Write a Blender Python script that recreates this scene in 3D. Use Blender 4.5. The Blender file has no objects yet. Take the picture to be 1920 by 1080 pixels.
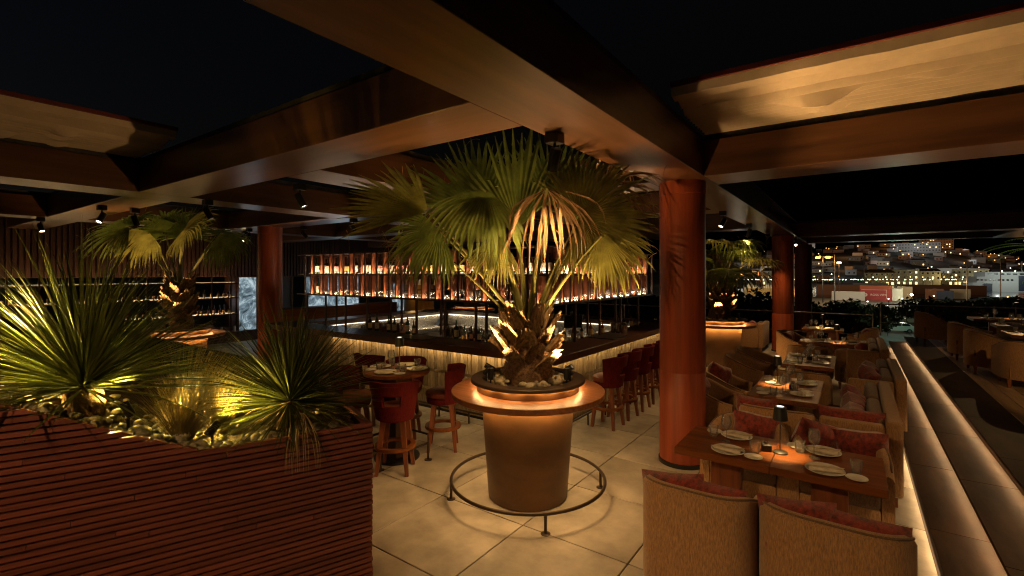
import bpy, bmesh, math, random
from mathutils import Vector, Matrix, noise
PI = math.pi
rad = math.radians
S = bpy.context.scene
C = S.collection

# ------------------------------------------------------------------ camera, sky, sun, exposure
cam = bpy.data.cameras.new('camera')
cam.sensor_width = 36.0
cam.lens = 16.84
cam.shift_y = -28.0 / 1920.0
cam.clip_start = 0.05
cam.clip_end = 5000
HEAD = math.atan2(640.0, 898.0)          # the terrace runs 35.5 degrees right of the lens axis
co = bpy.data.objects.new('camera', cam)
co.location = (0, 0, 2.2)
co.rotation_euler = (PI / 2, 0, HEAD)
C.objects.link(co)
S.camera = co

world = bpy.data.worlds.new('World')
S.world = world
world.use_nodes = True
wn = world.node_tree
bg = wn.nodes['Background']
sky = wn.nodes.new('ShaderNodeTexSky')
sky.sky_type = 'NISHITA'
sky.sun_disc = False
sky.sun_elevation = rad(-4.2)
sky.sun_rotation = rad(200)
wn.links.new(sky.outputs[0], bg.inputs[0])
bg.inputs[1].default_value = 0.075
moon = bpy.data.lights.new('moon', 'SUN')
moon.energy = 0.003
moon.angle = rad(3)
moon.color = (0.8, 0.88, 1.0)
mo = bpy.data.objects.new('moon', moon)
mo.rotation_euler = (rad(50), 0, rad(200))
C.objects.link(mo)

S.view_settings.view_transform = 'Standard'
S.view_settings.look = 'None'
S.view_settings.gamma = 1
S.view_settings.exposure = 0.75
S.view_settings.use_curve_mapping = False
cy = S.cycles
cy.use_denoising = True
try:
    cy.denoiser = 'OPENIMAGEDENOISE'
except Exception:
    pass
cy.max_bounces = 6
cy.diffuse_bounces = 3
cy.glossy_bounces = 3
cy.transmission_bounces = 4
cy.transparent_max_bounces = 24
cy.caustics_reflective = False
cy.caustics_refractive = False
cy.sample_clamp_indirect = 2.0
cy.sample_clamp_direct = 0.0
cy.use_light_tree = True
cy.pixel_filter_type = 'BLACKMAN_HARRIS'
cy.filter_width = 1.15
WARM = (1.0, 0.57, 0.22)
AMBER = (1.0, 0.50, 0.15)
random.seed(7)

# ------------------------------------------------------------------ helpers
class MB:
    def __init__(self):
        self.v = []; self.f = []; self.m = []; self.cur = 0
    def add(self, vs, fs, M=None):
        o = len(self.v)
        if M is not None:
            vs = [M @ Vector(q) for q in vs]
        self.v.extend([tuple(q) for q in vs])
        for q in fs:
            self.f.append(tuple(i + o for i in q)); self.m.append(self.cur)
        return self
    def box(self, x0, x1, y0, y1, z0, z1, M=None):
        vs = [(x0,y0,z0),(x1,y0,z0),(x1,y1,z0),(x0,y1,z0),(x0,y0,z1),(x1,y0,z1),(x1,y1,z1),(x0,y1,z1)]
        return self.add(vs, [(0,3,2,1),(4,5,6,7),(0,1,5,4),(1,2,6,5),(2,3,7,6),(3,0,4,7)], M)
    def cbox(self, c, s, M=None):
        return self.box(c[0]-s[0]/2, c[0]+s[0]/2, c[1]-s[1]/2, c[1]+s[1]/2, c[2]-s[2]/2, c[2]+s[2]/2, M)
    def rbox(self, x0, x1, y0, y1, z0, z1, r, M=None, seg=2):
        bm = bmesh.new()
        b = MB().box(x0, x1, y0, y1, z0, z1)
        vs = [bm.verts.new(q) for q in b.v]
        for q in b.f: bm.faces.new([vs[i] for i in q])
        bmesh.ops.bevel(bm, geom=bm.edges[:], offset=r, segments=seg, affect='EDGES', profile=0.5)
        bm.verts.index_update()
        self.add([q.co[:] for q in bm.verts], [[q.index for q in fc.verts] for fc in bm.faces], M)
        bm.free()
        return self
    def lathe(self, prof, n=24, M=None, a0=0.0, a1=2*PI):
        full = abs(a1 - a0 - 2*PI) < 1e-6
        k = n if full else n + 1
        vs = []
        for r, z in prof:
            for i in range(k):
                a = a0 + (a1 - a0) * i / n
                vs.append((r*math.cos(a), r*math.sin(a), z))
        fs = []
        for j in range(len(prof) - 1):
            for i in range(n):
                i2 = (i + 1) % k
                fs.append((j*k+i, j*k+i2, (j+1)*k+i2, (j+1)*k+i))
        return self.add(vs, fs, M)
    def tube(self, pts, r, n=8, closed=False, M=None, flat=1.0):
        P = [Vector(q) for q in pts]; N = len(P)
        rs = r if isinstance(r, (list, tuple)) else [r]*N
        vs = []; up = Vector((0,0,1)); prev = None
        for i in range(N):
            if closed: t = P[(i+1) % N] - P[i-1]
            else: t = P[min(i+1, N-1)] - P[max(i-1, 0)]
            t.normalize()
            if prev is None:
                ref = up if abs(t.z) < 0.95 else Vector((1,0,0))
                s = t.cross(ref).normalized()
            else:
                s = (prev - t * prev.dot(t)).normalized()
            prev = s; u = s.cross(t)
            for k in range(n):
                a = 2*PI*k/n
                vs.append(P[i] + s*math.cos(a)*rs[i] + u*math.sin(a)*rs[i]*flat)
        fs = []
        for i in range(N if closed else N-1):
            j = (i+1) % N
            for k in range(n):
                k2 = (k+1) % n
                fs.append((i*n+k, i*n+k2, j*n+k2, j*n+k))
        if not closed:
            fs.append(tuple(range(n-1, -1, -1))); fs.append(tuple((N-1)*n+k for k in range(n)))
        return self.add(vs, fs, M)
    def cyl(self, p, q, r, n=12, r2=None):
        return self.tube([p, q], [r, r if r2 is None else r2], n)
    def prism(self, poly, z0, z1, M=None):
        n = len(poly)
        vs = [(x,y,z0) for x,y in poly] + [(x,y,z1) for x,y in poly]
        fs = [tuple(range(n-1,-1,-1)), tuple(range(n,2*n))] + [(i,(i+1)%n,n+(i+1)%n,n+i) for i in range(n)]
        return self.add(vs, fs, M)
    def grid(self, fn, nu, nv, M=None, wrapu=False):
        vs = []; fs = []
        for j in range(nv+1):
            for i in range(nu+1):
                vs.append(fn(i/nu, j/nv))
        for j in range(nv):
            for i in range(nu):
                a = j*(nu+1)+i
                fs.append((a, a+1, a+nu+2, a+nu+1))
        return self.add(vs, fs, M)
    def mesh(self, name, mats, smooth=True, ang=38):
        me = bpy.data.meshes.new(name)
        me.from_pydata(self.v, [], self.f)
        if not isinstance(mats, (list, tuple)): mats = [mats]
        for q in mats: me.materials.append(q)
        if len(mats) > 1: me.polygons.foreach_set('material_index', self.m)
        if smooth:
            me.polygons.foreach_set('use_smooth', [True]*len(me.polygons))
            me.set_sharp_from_angle(angle=rad(ang))
        me.update()
        return me
    def build(self, name, mats, parent=None, smooth=True, ang=38):
        return ob(name, self.mesh(name, mats, smooth, ang), parent)

def ob(name, me, parent=None, loc=None, rz=None):
    o = bpy.data.objects.new(name, me)
    C.objects.link(o)
    if parent is not None: o.parent = parent
    if loc is not None: o.location = loc
    if rz is not None: o.rotation_euler = (0, 0, rz)
    return o
def tag(o, label, cat, group=None):
    o['label'] = label; o['category'] = cat
    if group: o['group'] = group
    return o
def thing(name, label, cat, loc=(0,0,0), rz=0.0, group=None):
    o = bpy.data.objects.new(name, None)
    o.empty_display_size = 0.1
    C.objects.link(o)
    o.location = loc; o.rotation_euler = (0, 0, rz)
    return tag(o, label, cat, group)
def struct(name, mb, mat, smooth=False):
    o = mb.build(name, mat, None, smooth) if isinstance(mb, MB) else ob(name, mb)
    o['kind'] = 'structure'
    return o
KIDS = {}
def dup(root, loc, rz=None, label=None, group=None, scale=None):
    r = root.copy(); C.objects.link(r)
    r.location = loc
    if rz is not None: r.rotation_euler = (0, 0, rz)
    if scale is not None: r.scale = (scale,)*3
    if label: r['label'] = label
    if group: r['group'] = group
    def rec(src, dst):
        for ch in src.children:
            c = ch.copy(); C.objects.link(c); c.parent = dst
            rec(ch, c)
    rec(root, r)
    return r
TX = lambda x, y, z: Matrix.Translation((x, y, z))
RZ = lambda a: Matrix.Rotation(a, 4, 'Z')
RX = lambda a: Matrix.Rotation(a, 4, 'X')
RY = lambda a: Matrix.Rotation(a, 4, 'Y')

FW = Vector((-math.sin(HEAD), math.cos(HEAD), 0)); RT = Vector((math.cos(HEAD), math.sin(HEAD), 0))
def bearing(px, d, z=0.0):               # a place d metres out along a compass bearing seen from the terrace
    q = FW*d + RT*((px - 960.0)/898.0*d)
    return Vector((q.x, q.y, z))

# ------------------------------------------------------------------ materials
def mat(name, col, rough=0.5, metal=0.0, var=0.0, scale=(6,6,6), bump=0.0, bscale=None, spec=0.5, coat=0.0, detail=4.0, col2=None, trans=0.0, sheen=0.0, objrand=0.0):
    m = bpy.data.materials.new(name); m.use_nodes = True
    nt = m.node_tree; p = nt.nodes['Principled BSDF']
    p.inputs['Base Color'].default_value = (*col, 1)
    p.inputs['Roughness'].default_value = rough
    p.inputs['Metallic'].default_value = metal
    p.inputs['Specular IOR Level'].default_value = spec
    p.inputs['Coat Weight'].default_value = coat
    p.inputs['Coat Roughness'].default_value = 0.15
    if sheen: p.inputs['Sheen Weight'].default_value = sheen
    tc = nt.nodes.new('ShaderNodeTexCoord')
    def tex(sc, det=detail):
        mp = nt.nodes.new('ShaderNodeMapping'); mp.inputs['Scale'].default_value = sc
        nt.links.new(tc.outputs['Object'], mp.inputs[0])
        n = nt.nodes.new('ShaderNodeTexNoise'); n.inputs['Scale'].default_value = 1.0; n.inputs['Detail'].default_value = det
        n.inputs['Roughness'].default_value = 0.6
        src = mp.outputs[0]
        oi = nt.nodes.new('ShaderNodeObjectInfo')
        vm = nt.nodes.new('ShaderNodeVectorMath'); vm.operation = 'MULTIPLY_ADD'
        cx = nt.nodes.new('ShaderNodeCombineXYZ'); cx.inputs[0].default_value = 37; cx.inputs[1].default_value = 91; cx.inputs[2].default_value = 53
        nt.links.new(oi.outputs['Random'], vm.inputs[0]); nt.links.new(cx.outputs[0], vm.inputs[1]); nt.links.new(src, vm.inputs[2])
        nt.links.new(vm.outputs[0], n.inputs['Vector'])
        return n
    last = None
    if var > 0 or col2:
        n = tex(scale)
        rp = nt.nodes.new('ShaderNodeValToRGB')
        c2 = col2 or tuple(min(1, q*(1+var)) for q in col)
        c1 = col if col2 else tuple(q*(1-var) for q in col)
        rp.color_ramp.elements[0].position = 0.32; rp.color_ramp.elements[1].position = 0.68
        rp.color_ramp.elements[0].color = (*c1, 1); rp.color_ramp.elements[1].color = (*c2, 1)
        nt.links.new(n.outputs['Fac'], rp.inputs[0])
        last = rp.outputs[0]
    if objrand > 0:
        oi = nt.nodes.new('ShaderNodeObjectInfo')
        mr = nt.nodes.new('ShaderNodeMapRange'); mr.inputs[3].default_value = 1-objrand; mr.inputs[4].default_value = 1+objrand
        nt.links.new(oi.outputs['Random'], mr.inputs[0])
        mx = nt.nodes.new('ShaderNodeVectorMath'); mx.operation = 'SCALE'
        if last: nt.links.new(last, mx.inputs[0])
        else: mx.inputs[0].default_value = col
        nt.links.new(mr.outputs[0], mx.inputs['Scale'])
        last = mx.outputs[0]
    if last: nt.links.new(last, p.inputs['Base Color'])
    if bump > 0:
        n2 = tex(bscale or scale)
        b = nt.nodes.new('ShaderNodeBump'); b.inputs['Strength'].default_value = bump; b.inputs['Distance'].default_value = 0.01
        nt.links.new(n2.outputs['Fac'], b.inputs['Height'])
        nt.links.new(b.outputs[0], p.inputs['Normal'])
    if trans > 0:
        t = nt.nodes.new('ShaderNodeBsdfTranslucent')
        if last: nt.links.new(last, t.inputs[0])
        else: t.inputs[0].default_value = (*col, 1)
        ms = nt.nodes.new('ShaderNodeMixShader'); ms.inputs[0].default_value = trans
        nt.links.new(p.outputs[0], ms.inputs[1]); nt.links.new(t.outputs[0], ms.inputs[2])
        nt.links.new(ms.outputs[0], nt.nodes['Material Output'].inputs[0])
    return m
def emis(name, col, st, sampled=False):
    m = bpy.data.materials.new(name); m.use_nodes = True
    nt = m.node_tree; nt.nodes.remove(nt.nodes['Principled BSDF'])
    e = nt.nodes.new('ShaderNodeEmission'); e.inputs[0].default_value = (*col, 1); e.inputs[1].default_value = st
    nt.links.new(e.outputs[0], nt.nodes['Material Output'].inputs[0])
    if not sampled: m.cycles.emission_sampling = 'NONE'
    return m
def glassm(name, tint=(1,1,1), refl=1.0, ior=1.45, haze=0.0, rough=0.04):
    m = bpy.data.materials.new(name); m.use_nodes = True
    nt = m.node_tree; nt.nodes.remove(nt.nodes['Principled BSDF'])
    t = nt.nodes.new('ShaderNodeBsdfTransparent'); t.inputs[0].default_value = (*tint, 1)
    g = nt.nodes.new('ShaderNodeBsdfGlossy'); g.inputs['Roughness'].default_value = rough
    f = nt.nodes.new('ShaderNodeFresnel'); f.inputs[0].default_value = ior
    mu = nt.nodes.new('ShaderNodeMath'); mu.operation = 'MULTIPLY'; mu.inputs[1].default_value = refl; mu.use_clamp = True
    nt.links.new(f.outputs[0], mu.inputs[0])
    ms = nt.nodes.new('ShaderNodeMixShader')
    nt.links.new(mu.outputs[0], ms.inputs[0]); nt.links.new(t.outputs[0], ms.inputs[1]); nt.links.new(g.outputs[0], ms.inputs[2])
    df = nt.nodes.new('ShaderNodeBsdfTranslucent'); df.inputs[0].default_value = (0.9,0.9,0.9,1)
    d2 = nt.nodes.new('ShaderNodeBsdfDiffuse'); d2.inputs[0].default_value = (0.9,0.9,0.9,1)
    ad = nt.nodes.new('ShaderNodeMixShader'); ad.inputs[0].default_value = 0.5
    nt.links.new(df.outputs[0], ad.inputs[1]); nt.links.new(d2.outputs[0], ad.inputs[2])
    m2 = nt.nodes.new('ShaderNodeMixShader'); m2.inputs[0].default_value = haze
    nt.links.new(ms.outputs[0], m2.inputs[1]); nt.links.new(ad.outputs[0], m2.inputs[2])
    nt.links.new(m2.outputs[0], nt.nodes['Material Output'].inputs[0])
    return m

M = {}
M['tile'] = mat('floor_stone', (0.38,0.34,0.275), 0.5, var=0.3, scale=(2.6,2.6,2.6), bump=0.12, bscale=(40,40,40), objrand=0.10, detail=9)
M['grout'] = mat('grout', (0.06,0.045,0.035), 0.9)
M['stair'] = mat('dark_stone', (0.044,0.021,0.010), 0.6, spec=0.2, var=0.55, scale=(5,1.2,5), bump=0.25, bscale=(18,6,18), detail=7)
M['beam_x'] = mat('beam_wood_x', (0.09,0.039,0.016), 0.34, var=0.35, scale=(0.7,9,9), bump=0.05, bscale=(2,60,60))
M['beam_y'] = mat('beam_wood_y', (0.09,0.039,0.016), 0.34, var=0.35, scale=(9,0.7,9), bump=0.05, bscale=(60,2,60))
M['column'] = mat('column_wood', (0.27,0.052,0.017), 0.5, var=0.25, scale=(14,14,0.7), bump=0.08, bscale=(70,70,2))
M['redwood'] = mat('red_wood', (0.20,0.065,0.028), 0.38, var=0.4, scale=(14,14,1.2), bump=0.1, bscale=(60,60,3))
M['redwood_h'] = mat('red_wood_flat', spec=0.25, col=(0.175,0.055,0.014), rough=0.42, var=0.45, scale=(1.0,16,16), bump=0.06, bscale=(3,70,70))
M['redwood_v'] = mat('red_wood_long', spec=0.25, col=(0.175,0.055,0.014), rough=0.42, var=0.45, scale=(16,1.0,16), bump=0.06, bscale=(70,3,70))
M['pot_wood'] = mat('ring_table_wood', (0.27,0.11,0.045), 0.35, var=0.4, scale=(1.5,22,22), bump=0.06, bscale=(3,80,80))
M['darkwood'] = mat('dark_wood', (0.06,0.024,0.014), 0.35, var=0.4, scale=(1.2,12,12), bump=0.06, bscale=(2,60,60))
M['darkwood_v'] = mat('dark_wood_v', (0.055,0.022,0.014), 0.4, var=0.4, scale=(12,12,1.0))
M['slat'] = mat('slat_wood', (0.215,0.060,0.043), 0.5, var=0.35, scale=(1.5,1.5,40), bump=0.15, bscale=(6,6,90), objrand=0.15)
M['wallslat'] = mat('wall_slat', (0.05,0.02,0.014), 0.5, var=0.3, scale=(12,12,1), objrand=0.3)
M['black'] = mat('black_metal', (0.018,0.017,0.017), 0.4, metal=0.3)
M['iron'] = mat('bronze_rail', (0.07,0.05,0.038), 0.38, metal=0.7)
M['steel'] = mat('steel', (0.5,0.48,0.45), 0.22, metal=1.0)
M['rail'] = mat('rail_steel', (0.45,0.43,0.40), 0.35, metal=0.8)
M['bronze'] = mat('pot_lacquer', (0.145,0.070,0.026), 0.45, var=0.25, scale=(3,3,5), bump=0.06, bscale=(25,25,8), detail=8, metal=0.15)
M['potdark'] = mat('pot_ring', (0.05,0.034,0.026), 0.45)
M['brick'] = mat('bar_tile', (0.32,0.235,0.13), 0.6, var=0.35, scale=(30,30,9), bump=0.35, bscale=(50,50,20), objrand=0.38)
M['fabric'] = mat('tan_weave', (0.36,0.20,0.09), 0.9, var=0.34, scale=(170,170,30), bump=0.5, bscale=(240,240,30), sheen=0.25, detail=3)
M['fabdark'] = mat('seat_weave', (0.17,0.10,0.055), 0.9, var=0.35, scale=(130,130,60), bump=0.4, bscale=(240,240,240), sheen=0.2)
M['fabtop'] = mat('pale_weave', (0.32,0.27,0.13), 0.9, var=0.25, scale=(90,90,40), bump=0.4, bscale=(240,240,240))
M['red'] = mat('red_velvet', (0.20,0.021,0.012), 0.8, var=0.65, scale=(34,34,12), bump=0.4, bscale=(90,90,30), sheen=0.5)
M['maroon'] = mat('maroon_fabric', (0.105,0.010,0.010), 0.9, var=0.3, scale=(90,90,12), bump=0.4, bscale=(160,160,30), spec=0.15)
M['leather'] = mat('orange_seat', (0.17,0.038,0.015), 0.5, var=0.25, scale=(20,20,20), bump=0.15)
M['canvas'] = mat('cream_canvas', (0.52,0.42,0.29), 0.85, var=0.1, scale=(4,4,4), bump=0.2, bscale=(30,30,30), trans=0.15)
M['gutter'] = mat('gutter', (0.035,0.03,0.028), 0.6, var=0.5, scale=(9,9,9))
M['plate'] = mat('plate', (0.72,0.68,0.60), 0.22)
M['napkin'] = mat('napkin', (0.66,0.58,0.45), 0.9, var=0.12, scale=(30,30,30), bump=0.3, bscale=(60,60,60))
M['glass'] = glassm('clear_glass', (0.985,0.98,0.97), 0.8, 1.45, 0.10, 0.12)
M['railglass'] = glassm('rail_glass', (0.93,0.96,0.95), 0.6)
M['btlgreen'] = mat('green_bottle', (0.015,0.05,0.012), 0.08, spec=0.8, trans=0.35)
M['btlblack'] = mat('dark_bottle', (0.018,0.010,0.008), 0.08, spec=0.8)
M['btlamber'] = mat('amber_bottle', (0.20,0.07,0.015), 0.1, spec=0.8, trans=0.35)
M['label'] = mat('bottle_label', (0.55,0.45,0.36), 0.7, var=0.5, scale=(60,60,60), objrand=0.35)
M['labelpink'] = mat('pink_label', (0.52,0.26,0.24), 0.7, var=0.5, scale=(60,60,60), objrand=0.3)
M['labelgold'] = mat('gold_label', (0.50,0.36,0.12), 0.6, var=0.3, scale=(60,60,60), objrand=0.3)
M['leaf'] = mat('palm_leaf', (0.155,0.21,0.045), 0.42, var=0.4, scale=(7,7,7), trans=0.25)
M['leaf2'] = mat('palm_leaf_old', (0.25,0.25,0.06), 0.45, var=0.4, scale=(6,6,6), trans=0.25)
M['dry'] = mat('dry_leaf', (0.29,0.18,0.09), 0.7, var=0.35, scale=(9,9,9), trans=0.2)
M['petiole'] = mat('petiole', (0.17,0.20,0.05), 0.5, var=0.3, scale=(8,8,3), col2=(0.24,0.20,0.07))
M['boot'] = mat('palm_boot', (0.27,0.175,0.085), 0.85, var=0.65, scale=(34,34,7), bump=1.0, bscale=(90,90,14))
M['fibre'] = mat('palm_fibre', (0.15,0.085,0.042), 0.9, var=0.6, scale=(40,40,40), bump=0.9, bscale=(60,60,60))
M['yucca'] = mat('yucca_leaf', (0.10,0.125,0.028), 0.4, var=0.35, scale=(5,5,5), trans=0.12, objrand=0.3)
M['yuccadry'] = mat('yucca_dry', (0.34,0.25,0.12), 0.7, var=0.3, scale=(9,9,9))
M['grass'] = mat('grass', (0.28,0.22,0.08), 0.6, var=0.3, scale=(6,6,6), trans=0.2)
M['soil'] = mat('soil', (0.07,0.05,0.035), 0.95, var=0.5, scale=(20,20,20), bump=0.8, bscale=(50,50,50))
M['stone'] = mat('river_stone', (0.30,0.26,0.18), 0.6, var=0.3, scale=(14,14,14), bump=0.2, bscale=(40,40,40), objrand=0.4)
M['moss'] = mat('moss_mound', (0.13,0.10,0.035), 0.95, var=0.5, scale=(40,40,40), bump=1.0, bscale=(90,90,90))
M['lens'] = emis('lamp_lens', (1.0,0.72,0.36), 14)
M['ledim'] = emis('led_dim', (1.0,0.72,0.36), 0.35)
M['led'] = emis('led_line', (1.0,0.72,0.36), 1.2)
M['lampglow'] = emis('table_lamp_top', (1.0,0.85,0.62), 1.5)
M['shade'] = mat('lamp_shade', (0.018,0.019,0.018), 0.5)
M['paper'] = mat('paper', (0.6,0.5,0.36), 0.8)

def spot(name, loc, target, watts, angle=50, blend=0.6, col=WARM, r=0.03, parent=None):
    l = bpy.data.lights.new(name, 'SPOT'); l.energy = watts; l.spot_size = rad(angle); l.spot_blend = blend
    l.color = col; l.shadow_soft_size = r
    o = bpy.data.objects.new(name, l); C.objects.link(o)
    d = (Vector(target) - Vector(loc)).normalized()
    o.rotation_euler = d.to_track_quat('-Z', 'Y').to_euler()
    if parent:
        o.parent = parent; o.matrix_parent_inverse = Matrix.Translation(-Vector(parent.location))
    o.location = loc
    return o
def point(name, loc, watts, col=WARM, r=0.05):
    l = bpy.data.lights.new(name, 'POINT'); l.energy = watts; l.color = col; l.shadow_soft_size = r
    o = bpy.data.objects.new(name, l); C.objects.link(o); o.location = loc
    return o
def strip(name, a, b, down, watts, col=WARM, w=0.02, spread=180):
    """an LED line from a to b that shines along down"""
    a = Vector(a); b = Vector(b)
    l = bpy.data.lights.new(name, 'AREA'); l.shape = 'RECTANGLE'; l.size = (b-a).length; l.size_y = w
    l.energy = watts; l.color = col; l.spread = rad(spread)
    o = bpy.data.objects.new(name, l); C.objects.link(o)
    x = (b-a).normalized(); z = -Vector(down).normalized(); y = z.cross(x).normalized(); z = x.cross(y)
    mm = Matrix((x, y, z)).transposed().to_4x4(); mm.translation = (a+b)/2
    o.matrix_world = mm
    return o
# ================================================================== STRUCTURE
# floor: stone slabs with open joints
base = MB().box(-18, 0.52, -2.5, 17.3, -0.2, -0.012)
floor = struct('floor', base, M['grout'])
P = 0.96
tme = MB().rbox(0.005, P-0.005, 0.005, P-0.005, -0.06, 0.0, 0.003, seg=1).mesh('floor_tile', M['tile'], False)
near = []
for i in range(-17, 3):
    for j in range(-6, 16):
        x = -2.35 + i*P; y = 3.46 + j*P
        d = Vector((x, y, 0)).dot(FW); l = Vector((x, y, 0)).dot(RT)
        if x > 0.1 or x < -17.2 or y > 16.6 or y < -2.4: continue
        near.append((d, x, y))
near.sort()
vis = [q for q in near if q[0] > 0.8]
rest = [q for q in near if q[0] <= 0.8] + vis[230:]
for d, x, y in vis[:230]:
    w = min(P, 0.505 - x)
    o = ob('floor_tile', tme, floor, (x, y, 0))
    if w < P: o.scale.x = w/P
mb = MB()
for d, x, y in rest:
    mb.box(x+0.004, min(x+P-0.004, 0.505), y+0.004, y+P-0.004, -0.06, 0.0)
o = mb.build('far_floor_tiles', M['tile'], floor, False); o['kind'] = 'stuff'

# stairs up to the deck: three risers, treads of dark stone slabs with a lit recess under each nosing
st = MB().box(0.56, 1.6, -2.5, 17.0, -0.2, 0.10)
steps = struct('stair_base', st, M['grout'])
treads = [(0.50, 0.86, 0.15), (0.80, 1.19, 0.30), (1.13, 1.60, 0.45)]
for k, (x0, x1, z) in enumerate(treads):
    y = -2.5; r = random.Random(k)
    off = [1.1, 0.4, 0.8][k]
    ys = [-2.5]
    while ys[-1] < 17.0: ys.append(min(17.0, ys[-1] + (off if len(ys) == 1 else 1.62)))
    for a, b in zip(ys[:-1], ys[1:]):
        if b - a < 0.05: continue
        q = MB().rbox(x0, x1 - (0.0 if k == 2 else 0.006), a+0.002, b-0.002, z-0.032, z, 0.003, seg=1)
        q.build('stair_slab', M['stair'], steps, False)
    q = MB().box(x0+0.05, x0+0.068, -2.5, 17.0, z-0.15+ (0.003 if k else 0.003), z-0.033)
    q.build('riser', M['stair'], steps, False)
    q = MB().box(x0+0.036, x0+0.0495, -2.5, 17.0, z-0.062, z-0.052)
    q.build('led_line', M['led'], steps, False)
    for (a, b, w) in ((-0.5, 5.0, 1.0), (5.0, 10.5, 1.0), (10.5, 16.9, 1.0)):
        strip('stair_led', (x0+0.038, a, z-0.066), (x0+0.038, b, z-0.066), (-0.28, 0, -1), (b-a)*1.05, (1.0,0.62,0.28), 0.012)
# deck boards
dk = struct('deck_base', MB().box(1.60, 12, -2.5, 17.0, 0.2, 0.415), M['grout'])
bw = 0.19
k = 0
x = 1.60
deckm = mat('deck_oak', (0.34,0.22,0.12), 0.5, var=0.3, scale=(12,0.9,12), bump=0.1, bscale=(60,4,60), objrand=0.18)
while x < 5.6:
    y = -2.5 - (k*0.73) % 2.2
    while y < 17.0:
        a = max(y, 4.0); b = min(y+2.2, 17.0)
        if b > a + 0.05:
            MB().rbox(x+0.003, x+bw-0.003, a+0.002, b-0.002, 0.42, 0.45, 0.003, seg=1).build('deck_board', deckm, dk, False)
        y += 2.2
    x += bw; k += 1
mb = MB()
for k in range(22):
    mb.box(5.8+k*0.28, 5.8+k*0.28+0.274, 4, 17, 0.42, 0.45)
o = mb.build('far_deck_boards', deckm, dk, False); o['kind'] = 'stuff'

# pergola roof
perg = thing('pergola', 'dark wood roof frame of crossing box beams over the whole terrace', 'pergola')
ZB, ZT = 3.25, 3.63
def beam(x0, x1, y0, y1, axis):
    mbx = MB().rbox(x0, x1, y0, y1, ZB, ZT, 0.004, seg=1)
    o = mbx.build('beam', M['beam_'+axis], perg, False)
    g = MB()
    if axis == 'y':
        g.box(x0+0.03, x0+0.10, y0, y1, ZT+0.002, ZT+0.075); g.box(x1-0.10, x1-0.03, y0, y1, ZT+0.002, ZT+0.075)
    else:
        g.box(x0, x1, y0+0.03, y0+0.10, ZT+0.002, ZT+0.07); g.box(x0, x1, y1-0.10, y1-0.03, ZT+0.002, ZT+0.07)
    g.build('gutter', M['gutter'], o, False)
    return o
XA = (-1.92, -1.32); XB = (-5.04, -4.42); XC = (-8.15, -7.52); XD = (-12.9, -12.27)
beam(*XA, -2.6, 24.0, 'y')
beam(*XB, 2.833, 17.0, 'y')
beam(*XC, -2.6, 17.0, 'y')
beam(*XD, -2.6, 17.0, 'y')
def row(y0, y1, skipB=False, right=None):
    xs = [(-16.0, XD[0]), (XD[1], XC[0])]
    if skipB: xs += [(XC[1], XA[0])]
    else: xs += [(XC[1], XB[0]), (XB[1], XA[0])]
    if right: xs.append((XA[1], right))
    for a, b in xs: beam(a+0.001, b-0.001, y0, y1, 'x')
row(2.25, 2.83, True)
row(5.43, 6.05, False, 9.5)
row(8.37, 8.98)
row(12.38, 13.0)
for y0 in (16.05, 19.45):
    beam(XA[1]+0.001, 14.0, y0, y0+0.62, 'x')
beam(3.3, 3.9, 19.46-2.78, 19.449, 'y')

# columns
def column(x, y, r, label):
    t = thing('column', label, 'column', (x, y, 0), 0, 'round red wood columns')
    sh = MB().lathe([(r, 0.03), (r, 1.06), (r-0.002, 1.064), (r-0.002, 1.07), (r, 1.074), (r, 3.10)], 48)
    sh.build('shaft', M['column'], t)
    MB().lathe([(0, 3.249), (r+0.004, 3.249), (r+0.004, 3.105), (r-0.004, 3.10)], 48).build('collar', M['column'], t)
    MB().lathe([(r+0.012, 0.001), (r+0.012, 0.045), (r-0.002, 0.05)], 48).build('base_ring', M['black'], t)
column(-1.63, 5.72, 0.255, 'thick red wood column beside the nearest dining table')
column(-1.62, 15.4, 0.27, 'red wood column standing behind the lit far planter table')
column(-1.50, 20.6, 0.27, 'narrowest red wood column in the gap behind another column')
column(-10.88, 5.72, 0.255, 'red wood column in front of the glowing marble screen on the left')

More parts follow.
